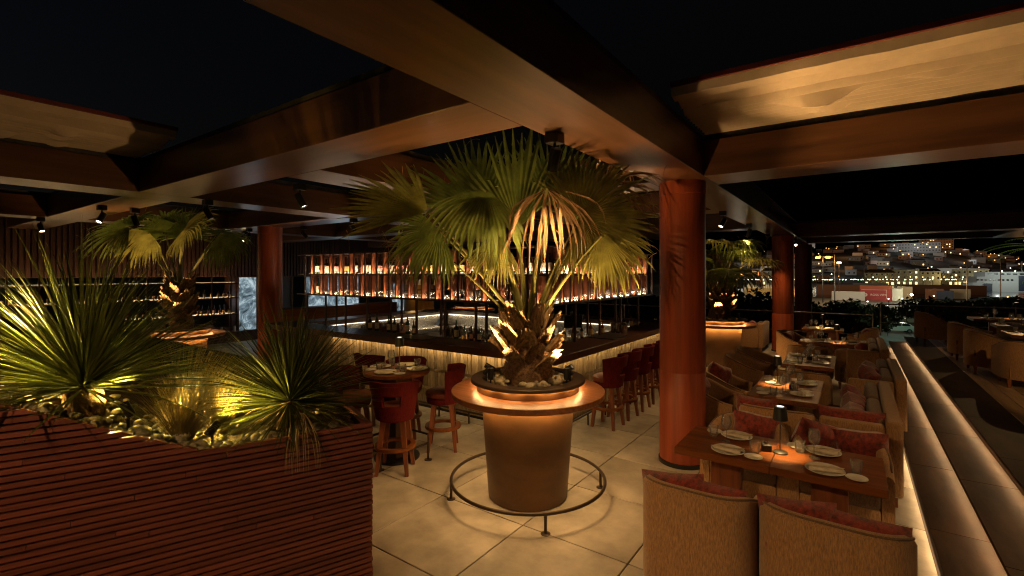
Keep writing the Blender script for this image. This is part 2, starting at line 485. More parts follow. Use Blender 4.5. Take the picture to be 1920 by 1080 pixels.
# folded canvas roofs
def canvas(x0, x1, y0, y1, z, axis, label, n=14, seed=0):
    mb = MB(); r = random.Random(seed)
    nl = 60
    L = (x1-x0) if axis == 'x' else (y1-y0)
    Wd = (y1-y0) if axis == 'x' else (x1-x0)
    prof = []                         # across the folds, from the open edge
    prof += [(-0.02, 0.10), (0.0, 0.02), (0.10, 0.0), (0.14, 0.05), (0.30, -0.01), (0.34, 0.03)]
    s0 = 0.34; dw = (Wd-s0)/n
    for k in range(n):
        prof.append((s0+dw*(k+0.30), -0.022)); prof.append((s0+dw*(k+0.60), -0.048)); prof.append((s0+dw*(k+0.70), -0.046)); prof.append((s0+dw*(k+0.97), 0.024))
    def fn(u, v):
        f = v*(len(prof)-1); i = min(int(f), len(prof)-2); t = f-i
        s = prof[i][0]*(1-t)+prof[i+1][0]*t; h = prof[i][1]*(1-t)+prof[i+1][1]*t
        p = u*L
        q = noise.noise(Vector((p*0.9, s*2.5, seed)))
        h += 0.012*q + 0.006*noise.noise(Vector((p*5, s*5, seed+3)))
        s2 = s + 0.012*noise.noise(Vector((p*1.3, s*1.5, seed+9)))
        # puckers where the cloth bunches
        pk = noise.noise(Vector((p*2.2, s*9, seed+20)))
        if pk > 0.34 and 0.4 < s < Wd-0.35: h -= (pk-0.34)*0.22
        if axis == 'x': return (x0+p, y0+s2, z+h)
        return (x1-s2, y0+p, z+h)
    mb.grid(fn, 130, (len(prof)-1))
    t = thing('canvas_roof', label, 'awning', ((x0+x1)/2, (y0+y1)/2, z), 0, 'folded canvas roofs')
    for i, q in enumerate(mb.v): mb.v[i] = (q[0]-(x0+x1)/2, q[1]-(y0+y1)/2, q[2]-z)
    mb.build('folded_cloth', M['canvas'], t, True, 48)
    b = MB()
    if axis == 'x': b.box(-L/2, L/2, -Wd/2-0.05, -Wd/2-0.02, 0.09, 0.13)
    else: b.box(Wd/2+0.02, Wd/2+0.05, -L/2, L/2, 0.09, 0.13)
    b.build('pull_bar', mat('red_bar_%d' % seed, (0.12,0.02,0.012), 0.5), t, False)
    return t
def text_mesh(txt, size, mname):
    cu = bpy.data.curves.new('print', 'FONT'); cu.body = txt; cu.size = size; cu.align_x = 'CENTER'; cu.align_y = 'CENTER'
    o = bpy.data.objects.new('print', cu); C.objects.link(o)
    bpy.context.view_layer.update()
    me = bpy.data.meshes.new_from_object(o.evaluated_get(bpy.context.evaluated_depsgraph_get()))
    bpy.data.objects.remove(o)
    me.materials.clear(); me.materials.append(M[mname])
    return me
cr = canvas(-1.30, 8.0, 4.24, 5.62, 3.73, 'x', 'long cream pleated canvas folded back along the right hand beam', 11, 1)
mk = ob('print_mark', text_mesh('3K', 0.05, 'black'), cr); mk.location = (-4.43, -0.46, -0.028); mk.rotation_euler = (PI, 0, rad(-8))
canvas(-8.05, -6.32, -2.0, 2.24, 3.73, 'y', 'cream pleated canvas folded back at the left edge of the roof', 12, 2)
canvas(-4.40, -1.94, 6.08, 7.2, 3.73, 'x', 'short cream canvas folded above the bar behind the palm crown', 8, 3)
canvas(-7.50, -5.06, 6.08, 7.2, 3.73, 'x', 'cream canvas folded above the left part of the bottle rack', 8, 4)

# back wall: dark vertical slats above lit niches
WX = -16.1
wl = thing('back_wall', 'dark wall of vertical wooden slats at the left behind the palms', 'wall', (WX, 7, 0))
mb = MB().box(-0.3, 0.0, -7, 9, 2.08, 3.6).box(-0.3, 0.0, -7, 9, 0, 0.5).box(-0.3, 0, 0.15, 0.40, 0.5, 2.08).box(-0.3,0,0.98,1.5,0.5,2.08).box(-0.3,0,8.4,9,0.5,2.08)
mb.build('wall_core', M['wallslat'], wl, False)
sm = MB().box(0.002, 0.05, 0, 0.07, 2.08, 3.6).mesh('wall_slat', M['wallslat'], False)
for k in range(130):
    ob('wall_slat', sm, wl, (0, -5.2 + k*0.11, 0))
# marble screens, lit from behind
sc_m = bpy.data.materials.new('lit_marble'); sc_m.use_nodes = True
nt = sc_m.node_tree; nt.nodes.remove(nt.nodes['Principled BSDF'])
tc = nt.nodes.new('ShaderNodeTexCoord'); n1 = nt.nodes.new('ShaderNodeTexNoise'); n1.inputs['Scale'].default_value = 2.2; n1.inputs['Detail'].default_value = 10; n1.inputs['Roughness'].default_value = 0.68; n1.inputs['Distortion'].default_value = 1.6
rp = nt.nodes.new('ShaderNodeValToRGB')
for i, (p, c) in enumerate([(0.36, (0.012,0.018,0.022,1)), (0.50, (0.12,0.17,0.20,1)), (0.62, (0.42,0.52,0.56,1))]):
    e = rp.color_ramp.elements[i] if i < 2 else rp.color_ramp.elements.new(p)
    e.position = p; e.color = c
em = nt.nodes.new('ShaderNodeEmission'); em.inputs[1].default_value = 0.75
nt.links.new(tc.outputs['Object'], n1.inputs['Vector']); nt.links.new(n1.outputs['Fac'], rp.inputs[0]); nt.links.new(rp.outputs[0], em.inputs[0]); nt.links.new(em.outputs[0], nt.nodes['Material Output'].inputs[0])
for (y0, y1, z0, z1, lab) in ((7.43, 7.98, 0.35, 2.06, 'tall backlit marble panel left of the red wood column'), (8.50, 9.2, 0.35, 2.06, 'unlit dark panel right of the red wood column'), (9.75, 12.0, 0.75, 2.06, 'wide backlit blue white marble panel seen through the bottle rack'), (13.6, 14.9, 0.55, 1.75, 'small backlit marble panel glimpsed behind the middle of the bar')):
    t = thing('marble_panel', lab, 'panel', (WX, (y0+y1)/2, z0), 0, 'marble panels on the back wall')
    w = (y1-y0)/2
    fr = MB().box(0.003, 0.06, -w-0.05, -w, 0, z1-z0).box(0.003, 0.06, w, w+0.05, 0, z1-z0).box(0.003,0.06,-w-0.05,w+0.05,z1-z0+0.001,z1-z0+0.05)
    fr.build('frame', M['darkwood'], t, False)
    MB().box(0.004, 0.03, -w+0.001, w-0.001, 0, z1-z0).build('panel', mat('slate_panel', (0.05,0.045,0.05), 0.5) if 'unlit' in lab else sc_m, t, False)
    if 'wide' in lab: point('screen_glow', (WX+0.6, 10.9, 1.5), 10, (0.75,0.9,1.0), 0.4)
    if 'tall' in lab: point('screen_glow', (WX+0.5, 7.7, 1.3), 4, (0.75,0.9,1.0), 0.3)

# ceiling spotlights
SPOTS = []
def fixture(x, y, target, watts, label, angle=55, col=WARM, z=ZB, blend=0.7):
    t = thing('ceiling_spotlight', label, 'spotlight', (x, y, z-0.001), 0, 'black spotlights under the beams')
    can = MB().rbox(-0.055, 0.055, -0.055, 0.055, -0.075, -0.001, 0.004, seg=1)
    can.build('canopy', M['black'], t, False)
    MB().cyl((0,0,-0.076), (0,0,-0.15), 0.012, 10).build('stem', M['black'], t)
    d = (Vector(target) - Vector((x, y, z-0.18))).normalized()
    rot = d.to_track_quat('-Z', 'Y').to_matrix().to_4x4()
    Mx = Matrix.Translation((0,0,-0.18)) @ rot
    MB().lathe([(0,0.07),(0.036,0.07),(0.042,0.06),(0.042,-0.10),(0.036,-0.10),(0.034,-0.085)], 20, Mx).build('body', M['black'], t)
    MB().lathe([(0.033,-0.088),(0.0,-0.088)], 20, Mx).build('lens', M['lens'], t)
    pos = Vector((x, y, z-0.181)) + d*0.10
    if watts: spot('spot_lamp', pos, target, watts, angle, blend, col, 0.025, t)
    return t
fixture(-1.83, 3.12, (-2.75, 3.9, 1.2), 60, 'spotlight on the ceiling crossing just above the near palm', 75)
fixture(-5.30, 3.14, (-4.55, 3.9, 1.0), 30, 'spotlight with a glowing tilted face on the beam left of the palm', 50)
fixture(-7.56+0.02, 3.06, (-6.9, 4.2, 0.5), 30, 'spotlight near the meeting of two beams left of the palm', 60)
fixture(-9.5, 2.78, (-9.8, 3.6, 0.8), 26, 'spotlight hanging above the gap between the left palm and the beam', 60)
fixture(-9.5, 2.36, (-8.6, 1.0, 0.6), 18, 'spotlight under the beam close to the left edge', 60)
fixture(-12.5, 2.2, (-11.0, 2.6, 0.6), 22, 'spotlight on the far beam at the left edge', 60)
fixture(-12.55, 3.6, (-11.5, 4.0, 1.2), 20, 'round glowing spotlight left of the left palm crown', 60)
fixture(-12.45, 5.9, (-10.6, 4.4, 1.5), 22, 'pair partner spotlight glowing right of the left palm crown', 60)
fixture(-11.6, 5.6, (-11.4, 5.1, 0), 12, 'spotlight beside the red column top on the left', 50)
fixture(-7.85, 5.75, (-7.6, 7.2, 0.9), 90, 'spotlight above the left half of the bottle rack', 60)
fixture(-10.0, 6.02, (-9.0, 7.6, 0.9), 90, 'spotlight above the left end of the bottle rack', 60)
fixture(-1.80, 11.2, (-2.4, 11.7, 1.2), 45, 'spotlight in front of the far palm crown', 70)
fixture(-1.85, 14.3, (-1.62, 15.2, 0.6), 60, 'angled spotlight beside the top of the second column', 60)
fixture(-1.95+0.1, 18.6, (-1.5, 16.2, 1.2), 25, 'glowing spotlight near the third column top', 60)
fixture(3.6, 17.6, (2.6, 14.5, 1.0), 60, 'spotlight on the far beam over the upper deck', 70)
fixture(-2.1+0.3, 8.7, (-2.75, 7.4, 0.6), 60, 'spotlight above the row of bar stools behind the near column', 70)
fixture(-4.72, 7.4, (-5.6, 7.4, 0.9), 130, 'hidden spotlight added to light the near work station inside the bar', 80)  # this and the next are hidden spotlights added to brighten the bar inside
fixture(-4.72, 9.8, (-6.5, 9.6, 0.9), 130, 'hidden spotlight added to light the far work counter inside the bar', 85)
# added spotlights, mostly out of view, to light tables, near column, deck, planter
fixture(2.45, 5.70, (-0.2, 4.5, 0.75), 60, 'added unseen spotlight on the right beam lighting the nearest dining table', 50)
fixture(2.70, 5.75, (-0.5, 7.2, 0.7), 40, 'added unseen spotlight on the right beam lighting the second dining table', 60)
fixture(-1.40, 16.4, (-0.4, 12.6, 0.75), 50, 'added spotlight near the second column lighting the far dining tables', 60)  # added only to light the far tables
fixture(-1.50, -0.6, (-0.25, 3.0, 0.5), 130, 'spotlight on the long beam above the photographer', 50)
fixture(-1.75, -0.3, (-1.60, 5.5, 1.5), 150, 'added unseen spotlight on the long beam lighting the near red column', 27, (1.0,0.55,0.2), ZB, 0.9)  # added behind the camera to brighten the near column
fixture(3.0, 5.6, (2.6, 9.6, 0.5), 130, 'spotlight on the right beam over the deck chairs', 38)
fixture(-1.60, -1.6, (-2.8, 1.4, 0.6), 78, 'spotlight on the long beam aimed at the slatted planter', 70)

# terrace railings, steel posts with glass
def railing(pts, zb, zt, label):
    t = thing('railing', label, 'railing', (pts[0][0], pts[0][1], zb), 0, 'glass terrace railings')
    ox, oy = pts[0]
    for (a, b) in zip(pts[:-1], pts[1:]):
        a = Vector((a[0]-ox, a[1]-oy, 0)); b = Vector((b[0]-ox, b[1]-oy, 0))
        L = (b-a).length; n = max(1, int(L/2.2)); h = zt-zb
        MB().cyl(a+Vector((0,0,h)), b+Vector((0,0,h)), 0.02, 10).build('handrail', M['rail'], t)
        MB().cyl(a+Vector((0,0,h*0.42)), b+Vector((0,0,h*0.42)), 0.009, 8).build('cable', M['rail'], t)
        for k in range(n+1):
            p = a.lerp(b, k/n)
            MB().cyl(p, p+Vector((0,0,h+0.03)), 0.019, 10).build('post', M['rail'], t)
        d = (b-a).normalized(); nn = Vector((-d.y, d.x, 0))*0.005
        q = MB()
        for k in range(n):
            p = a.lerp(b, k/n)+d*0.05; r_ = a.lerp(b, (k+1)/n)-d*0.05
            vs = [p-nn+Vector((0,0,0.08)), r_-nn+Vector((0,0,0.08)), r_+nn+Vector((0,0,0.08)), p+nn+Vector((0,0,0.08))]
            vs += [v+Vector((0,0,h-0.14)) for v in vs]
            MB().add(vs, [(0,3,2,1),(4,5,6,7),(0,1,5,4),(1,2,6,5),(2,3,7,6),(3,0,4,7)]).build('glass_pane', M['railglass'], t, False)
railing([(-14.5, 17.15), (0.45, 17.15)], 0.0, 1.0, 'steel and glass railing along the far edge of the lower terrace')
railing([(0.62, 16.9), (12.0, 16.9)], 0.45, 1.33, 'steel and glass railing along the far edge of the upper deck')
# ================================================================== FURNITURE
def armchair_mesh(w, d, hb, ha, th=0.085, seat=0.43, square=2.6, base=0.13):
    """U shaped upholstered shell; local front is +y, back at -y. returns dict of mesh builders"""
    out = MB()
    N = 36
    path = []
    for i in range(N+1):
        a = PI + PI*i/N                    # from left front round the back to the right front
        c, s = math.cos(a), math.sin(a)
        e = 2.0/square
        x = (w/2)*math.copysign(abs(c)**e, c); y = -(d*0.62)*abs(s)**e + 0.12
        path.append(Vector((x, y, 0)))
    path = [Vector((-w/2, d/2-0.02, 0)), Vector((-w/2, d*0.32, 0))] + path + [Vector((w/2, d*0.32, 0)), Vector((w/2, d/2-0.02, 0))]
    n = len(path)
    ring = []
    for i, p in enumerate(path):
        t = (path[min(i+1, n-1)] - path[max(i-1, 0)]).normalized()
        nrm = Vector((-t.y, t.x, 0))        # inward
        f = min(1.0, max(0.0, (d/2 - p.y)/(d*0.95)))
        f = f*f*(3-2*f)
        h = ha + (hb-ha)*f
        r = th*0.5
        sec = [(0, base), (0, h-r), (r*0.35, h-r*0.3), (r, h), (2*r-r*0.35, h-r*0.3), (2*r, h-r), (2*r, seat-0.06), (2*r, base)]
        lean = 0.0
        ring.append([p + nrm*o + Vector((0,0,z)) for o, z in sec])
    m = len(ring[0])
    vs = [q for rr in ring for q in rr]
    fs = [(i*m+k, (i+1)*m+k, (i+1)*m+(k+1) % m, i*m+(k+1) % m) for i in range(n-1) for k in range(m)]
    fs += [tuple(range(m-1, -1, -1)), tuple((n-1)*m+k for k in range(m))]
    out.add(vs, [tuple(reversed(q)) for q in fs])
    # seat outline
    inner = [(p.x*(1-2*th/w)*0.99, p.y if p.y > 0 else p.y*(1-2*th/d)) for p in path]
    sx = w/2-th-0.004
    sea = MB().rbox(-sx, sx, -d/2+th+0.03, d/2+0.01, seat-0.13, seat, 0.035, seg=3)
    bas = MB().rbox(-sx, sx, -d/2+th+0.03, d/2-0.01, base+0.005, seat-0.133, 0.015, seg=2)
    feet = [MB().lathe([(0,0.001),(0.022,0.001),(0.034,base),(0,base)], 4, TX(x, y, 0) @ RZ(PI/4)) for x in (-w/2+0.09, w/2-0.09) for y in (-d/2+0.13, d/2-0.09)]
    pip = MB().tube([rr[2] + Vector((0,0,0.004)) for rr in ring[1:-1]], 0.007, 6)
    return out, sea, bas, feet, pip
def armchair(label, loc, rz, w=0.72, d=0.70, hb=0.80, ha=0.60, group='tan barrel armchairs', square=2.6, proto={}):
    key = (w, d, hb, ha, square)
    t = thing('armchair', label, 'armchair', loc, rz, group)
    if key not in proto:
        a, b, c, f, pp = armchair_mesh(w, d, hb, ha, square=square)
        proto[key] = (a.mesh('shell', M['fabric'], True, 60), b.mesh('seat_cushion', M['fabdark']), c.mesh('seat_base', M['fabric']), [q.mesh('foot', M['redwood'], False) for q in f], pp.mesh('piping', M['fabdark']))
    a, b, c, f, pp = proto[key]
    ob('piping', pp, t); ob('shell', a, t); ob('seat_cushion', b, t); ob('seat_base', c, t)
    for q in f: ob('foot', q, t)
    return t
def pillow_mesh(w, h, th, seed=0):
    def fn(sgn):
        def g(u, v):
            a = 2*u-1; b = 2*v-1
            x = a*w/2*(1-0.07*(1-a*a)*0 - 0.06*(1-abs(b))*abs(a)); y = b*h/2*(1-0.06*(1-abs(a))*abs(b))
            t = (max(0, 1-a**4)*max(0, 1-b**4))**0.62
            z = sgn*th/2*t*(1+0.22*noise.noise(Vector((a*2.2, b*2.2, seed+sgn))))
            return (x, y, z)
        return g
    mb = MB(); mb.grid(fn(1), 14, 14); k = len(mb.f); mb.grid(fn(-1), 14, 14)
    mb.f[k:] = [tuple(reversed(q)) for q in mb.f[k:]]
    return mb.mesh('cushion', M['red'], True, 80)
PIL = [pillow_mesh(0.42, 0.34, 0.23, i*3) for i in range(3)] + [pillow_mesh(0.56, 0.26, 0.16, 11)]
def cushion(label, loc, rz, tilt, kind=0, roll=0.0):
    """stands on its lower edge; tilt leans it back from upright, rz turns its face"""
    o = ob('cushion', PIL[kind])
    o.matrix_world = TX(*loc) @ RZ(rz) @ RX(PI/2 - tilt) @ RZ(roll)
    return tag(o, label, 'cushion', 'red velvet cushions')
def sofa(label, loc, L, D, h, group='tan bench sofas'):
    """sofa whose back runs along local y at +x; low front at -x; solid end panel at -y"""
    t = thing('sofa', label, 'sofa', loc, 0, group)
    MB().rbox(D-0.13, D, 0.0, L, 0.10, h+0.05, 0.03, seg=3).build('backrest', M['fabric'], t)
    MB().rbox(0.0, D-0.132, 0.0, 0.10, 0.10, h, 0.025, seg=3).build('end_panel', M['fabric'], t)
    MB().rbox(0.02, D-0.132, 0.102, L, 0.10, 0.29, 0.02).build('seat_base', M['fabric'], t)
    n = 2 if L > 1.2 else 1
    for k in range(n):
        a = 0.104 + (L-0.11)*k/n; b = 0.104 + (L-0.11)*(k+1)/n - 0.006
        MB().rbox(-0.02, D-0.135, a, b, 0.293, 0.44, 0.04, seg=3).build('seat_cushion', M['fabdark'], t)
        MB().rbox(D-0.27, D-0.133, a+0.02, b-0.02, 0.443, h+0.04, 0.05, seg=3).build('back_cushion', M['fabdark'], t)
    for x in (0.07, D-0.07):
        for y in (0.08, L-0.08):
            MB().box(x-0.03, x+0.03, y-0.03, y+0.03, 0.001, 0.10).build('foot', M['redwood'], t, False)
    return t
def dining_table(label, x0, x1, y0, y1, z=0.75, base=0.0):
    cx, cy_ = (x0+x1)/2, (y0+y1)/2; hx, hy = (x1-x0)/2, (y1-y0)/2
    t = thing('dining_table', label, 'table', (cx, cy_, base), 0, 'red wood dining tables')
    long_x = hx > hy
    th = 0.055
    if long_x:
        for a, b in ((-hx, -0.0015), (0.0015, hx)):
            MB().rbox(a, b, -hy, hy, z-th, z, 0.004, seg=1).build('tabletop', M['redwood_h'], t, False)
        for x in (-hx*0.52, hx*0.52):
            MB().rbox(x-0.12, x+0.12, -0.045, 0.045, 0.04, z-th-0.002, 0.004, seg=1).build('leg', M['redwood'], t, False)
            MB().rbox(x-0.14, x+0.14, -hy*0.72, hy*0.72, 0.001, 0.038, 0.004, seg=1).build('foot', M['redwood'], t, False)
    else:
        for a, b in ((-hy, -0.0015), (0.0015, hy)):
            MB().rbox(-hx, hx, a, b, z-th, z, 0.004, seg=1).build('tabletop', M['redwood_v'], t, False)
        for y in (-hy*0.52, hy*0.52):
            MB().rbox(-0.045, 0.045, y-0.12, y+0.12, 0.04, z-th-0.002, 0.004, seg=1).build('leg', M['redwood'], t, False)
            MB().rbox(-hx*0.72, hx*0.72, y-0.14, y+0.14, 0.001, 0.038, 0.004, seg=1).build('foot', M['redwood'], t, False)
    return t
# ---- tableware prototypes (meshes only)
plate_me = MB().lathe([(0,0.004),(0.075,0.004),(0.112,0.016),(0.125,0.020),(0.127,0.017),(0.11,0.008),(0.07,0.0),(0,0.0)], 36).mesh('plate', M['plate'])
side_me = MB().lathe([(0,0.004),(0.045,0.004),(0.066,0.014),(0.068,0.011),(0.045,0.0),(0,0.0)], 28).mesh('side_plate', M['plate'])
def napkin_mesh():
    mb = MB()
    def fn(u, v):
        a = 2*u-1; b = 2*v-1
        z = 0.012 + 0.018*(1-b*b)**0.6*(1+0.25*noise.noise(Vector((a*3, b*2, 5))))
        return (a*0.105, b*0.036+0.006*noise.noise(Vector((a*3, 1, 2))), z)
    mb.grid(fn, 14, 8)
    mb.grid(lambda u, v: (fn(u, 1-v)[0], fn(u, 1-v)[1]*0.98, 0.006), 14, 8)
    return mb.mesh('napkin', M['napkin'], True, 70)
nap_me = napkin_mesh()
stick_me = MB().cyl((-0.12,0,0),(0.12,0,0),0.0035,6,0.002).mesh('chopstick', M['paper'])
tum_me = MB().lathe([(0,0.0),(0.028,0.0),(0.031,0.004),(0.041,0.095),(0.0395,0.095),(0.030,0.012),(0,0.010)], 24).mesh('tumbler', M['glass'])
wine_me = MB().lathe([(0,0.0),(0.038,0.001),(0.036,0.004),(0.006,0.010),(0.0042,0.02),(0.0042,0.095),(0.008,0.102),(0.032,0.122),(0.043,0.150),(0.041,0.185),(0.033,0.225),(0.032,0.225),(0.0398,0.185),(0.0415,0.150),(0.031,0.124),(0.0,0.106)], 28).mesh('wine_glass', M['glass'])
lampbase = MB().lathe([(0,0.001),(0.055,0.001),(0.055,0.010),(0.046,0.016),(0.010,0.020),(0,0.020)], 28)
lamp_parts = [('base', lampbase.mesh('base', M['shade'])),
    ('stem', MB().cyl((0,0,0.0205),(0,0,0.335),0.0065,12).mesh('stem', M['steel'])),
    ('shade', MB().lathe([(0.052,0.268),(0.056,0.268),(0.042,0.372),(0.0,0.374),(0.0,0.370),(0.040,0.368),(0.052,0.268)], 30).mesh('shade', M['shade'])),
    ('glow_disc', MB().lathe([(0.026,0.3765),(0.0,0.3765)], 24).mesh('glow_disc', M['lampglow']))]
def table_lamp(label, x, y, z, watts=1.6, s=1.0):
    t = thing('table_lamp', label, 'lamp', (x, y, z), 0, 'black cordless table lamps')
    for n_, me in lamp_parts: ob(n_, me, t)
    if watts: spot('lamp_bulb', (x, y, z+0.355), (x, y, z), watts, 110, 0.6, (1.0,0.60,0.20), 0.02, t)
    return t
def soy_box(label, x, y, z):
    t = thing('condiment_box', label, 'box', (x, y, z), 0.3, 'black condiment boxes')
    MB().rbox(-0.035,0.035,-0.035,0.035,0.001,0.055,0.003,seg=1).build('box', M['black'], t, False)
    MB().rbox(-0.03,0.03,-0.03,0.03,0.056,0.062,0.002,seg=1).build('lid', M['black'], t, False)
    MB().lathe([(0.018,0.0625),(0.018,0.075),(0,0.078)],16).build('bowl', M['btlblack'], t)
def put(me, name, label, cat, loc, rz=0.0, group=None):
    o = ob(name, me, None, loc, rz)
    return tag(o, label, cat, group)
def setting(x, y, z, rz, where, wine=1, side=1, seed=0, tum=1):
    """plate with napkin and chopsticks; rz = direction the guest faces (0 = +y)"""
    r = random.Random(seed)
    R_ = Matrix.Rotation(rz, 3, 'Z')
    def at(dx, dy): 
        q = R_ @ Vector((dx, dy, 0)); return (x+q.x, y+q.y, z+0.0008)
    put(plate_me, 'plate', 'white dinner plate under a napkin ' + where, 'plate', at(0, 0), rz, 'white dinner plates')
    nz = at(0, 0)
    t = put(nap_me, 'napkin', 'folded cream napkin on the plate ' + where, 'napkin', (nz[0], nz[1], z+0.001), rz+r.uniform(-0.3,0.3), 'folded napkins')
    for k in (-1, 1):
        c = put(stick_me, 'chopstick', 'thin chopstick laid over the napkin ' + where, 'chopstick', (nz[0], nz[1], z+0.0365), rz+0.25+k*0.02, 'chopsticks')
        c.location.x += k*0.004; c.location.y += k*0.006
    if side: put(side_me, 'side_plate', 'small white side plate ' + where, 'plate', at(0.19, -0.03), rz, 'small side plates')
    if tum: put(tum_me, 'tumbler', 'clear water tumbler ' + where, 'glass', at(0.17+r.uniform(-.02,.02), 0.085), r.uniform(0,3), 'water tumblers')
    for k in range(wine):
        put(wine_me, 'wine_glass', ('clear stemmed wine glass ' if k == 0 else 'second stemmed wine glass ') + where, 'glass', at(0.05+0.10*k, 0.17+0.02*k), 0, 'wine glasses')

# ---- nearest dining group
dining_table('nearest long red wood table with a split top and a lit lamp', -1.22, 0.19, 4.04, 4.74)
Z = 0.75
setting(-0.83, 4.19, Z, 0, 'at the near left seat of the nearest table', 0, 1, 1)
setting(-0.17, 4.18, Z, 0, 'at the near right seat of the nearest table', 0, 1, 2)
setting(-0.84, 4.60, Z, PI, 'at the far left seat of the nearest table', 1, 1, 3)
setting(-0.20, 4.60, Z, PI, 'at the far right seat of the nearest table', 1, 1, 4)
table_lamp('black table lamp with glowing top on the nearest table', -0.48, 4.40, Z, 20)
soy_box('small black condiment box left of the lamp on the nearest table', -0.58, 4.39, Z)
armchair('near left tan armchair seen from behind with two red cushions', (-0.86, 3.46, 0), 0, 0.72, 0.74, 0.82, 0.62, 'armchairs with their backs to the camera', 4.0)
armchair('near right tan armchair seen from behind at the bottom right', (-0.10, 3.49, 0), -0.03, 0.78, 0.74, 0.82, 0.62, 'armchairs with their backs to the camera', 4.0)
cushion('dark red cushion at the left in the near left armchair', (-1.0, 3.30, 0.665), 0.06, 0.22, 0, 0.12)
cushion('orange red cushion at the right in the near left armchair', (-0.76, 3.31, 0.655), -0.1, 0.2, 1)
cushion('long red cushion leaning at the left in the near right armchair', (-0.27, 3.33, 0.672), 0.10, 0.2, 0, 0.08)
cushion('long red cushion leaning at the right in the near right armchair', (0.05, 3.34, 0.655), -0.05, 0.2, 2)
armchair('barrel armchair facing the camera at the far left of the nearest table', (-0.84, 5.15, 0), PI, 0.74, 0.68, 0.76, 0.58, square=2.2)
armchair('barrel armchair facing the camera at the far right of the nearest table', (-0.10, 5.15, 0), PI, 0.74, 0.68, 0.76, 0.58, square=2.2)
cushion('shadowed red cushion in the far left barrel chair of the nearest table', (-0.80, 5.33, 0.63), PI, 0.25, 0, 0.1)
cushion('bright red pointed cushion in the far right barrel chair of the nearest table', (-0.28, 5.30, 0.65), PI+0.5, 0.25, 1, 0.3)
cushion('dark red cushion behind the wine glass in the far right barrel chair', (0.06, 5.31, 0.63), PI-0.1, 0.3, 2, -0.1)

# ---- second dining group
dining_table('second red wood table with four wine glasses', -1.04, -0.32, 6.28, 7.66)
setting(-0.86, 6.62, Z, -PI/2, 'at the near left seat of the second table', 1, 1, 5)
setting(-0.86, 7.30, Z, -PI/2, 'at the far left seat of the second table', 1, 1, 6)
setting(-0.50, 6.62, Z, PI/2, 'at the near right seat of the second table', 1, 1, 7)
setting(-0.50, 7.30, Z, PI/2, 'at the far right seat of the second table', 1, 1, 8)
soy_box('black condiment box in the middle of the second table', -0.62, 6.92, Z)
table_lamp('black table lamp at the middle of the second table', -0.80, 7.05, Z, 26)
armchair('tan armchair seen from behind between the two nearest tables', (-0.68, 5.93, 0), 0, 0.74, 0.64, 0.78, 0.62, 'armchairs with their backs to the camera', 4.0)
cushion('bright red cushion on the chair between the two nearest tables', (-0.88, 5.88, 0.655), -0.1, 0.2, 0)
armchair('barrel armchair left of the second table closest to the near column', (-1.52, 6.62, 0), -PI/2, 0.76, 0.70, 0.80, 0.60)
cushion('dull red cushion in the barrel chair closest to the near column', (-1.66, 6.55, 0.64), -PI/2, 0.3, 1)
armchair('brighter tan armchair with a red cushion left of the second table', (-1.50, 7.42, 0), -PI/2+0.1, 0.74, 0.70, 0.80, 0.60)
cushion('bright red cushion standing upright in the armchair left of the second table', (-1.62, 7.50, 0.69), -PI/2-0.5, 0.12, 0, 0.35)
sofa('tan sofa right of the second table with a pile of red cushions', (-0.28, 5.70, 0), 2.05, 0.66, 0.76)
for k, (dy, tl) in enumerate(((0.42, 0.35), (0.85, 0.3), (1.25, 0.35))):
    cushion('red cushion %s in the sofa right of the second table' % ('nearest to the camera', 'in the middle', 'farthest from the camera')[k], (0.02, 5.70+dy, 0.66), PI/2+0.1*k, tl, k, 0.15*k)
cushion('dark red cushion lying along the end panel of the sofa right of the second table', (-0.02, 5.87, 0.71), 0, 0.3, 3)

# ---- third dining group
dining_table('third red wood table crowded with glasses beyond the second one', -0.95, -0.24, 8.75, 10.1)
setting(-0.78, 9.1, Z, -PI/2, 'at the near left seat of the third table', 1, 1, 9)
setting(-0.78, 9.75, Z, -PI/2, 'at the far left seat of the third table', 1, 0, 10)
setting(-0.42, 9.1, Z, PI/2, 'at the near right seat of the third table', 1, 1, 11)
setting(-0.42, 9.75, Z, PI/2, 'at the far right seat of the third table', 1, 0, 12)
soy_box('black condiment box on the third table', -0.6, 9.4, Z)
armchair('dark backed armchair left of the third table nearer one', (-1.50, 8.95, 0), -PI/2, 0.78, 0.70, 0.80, 0.62)
armchair('dark backed armchair left of the third table farther one', (-1.48, 9.85, 0), -PI/2, 0.78, 0.70, 0.80, 0.62)
armchair('armchair seen from behind at the near end of the third table', (-0.62, 8.28, 0), 0, 0.74, 0.62, 0.78, 0.60, 'armchairs with their backs to the camera', 4.0)
sofa('tan sofa right of the third table with two red cushions', (-0.05, 8.0, 0), 1.95, 0.62, 0.76)
cushion('front red cushion of the pair on the sofa right of the third table', (0.20, 8.45, 0.68), PI/2+0.3, 0.3, 0, 0.3)
cushion('rear red cushion of the pair on the sofa right of the third table', (0.22, 8.9, 0.68), PI/2+0.1, 0.3, 1, 0.2)

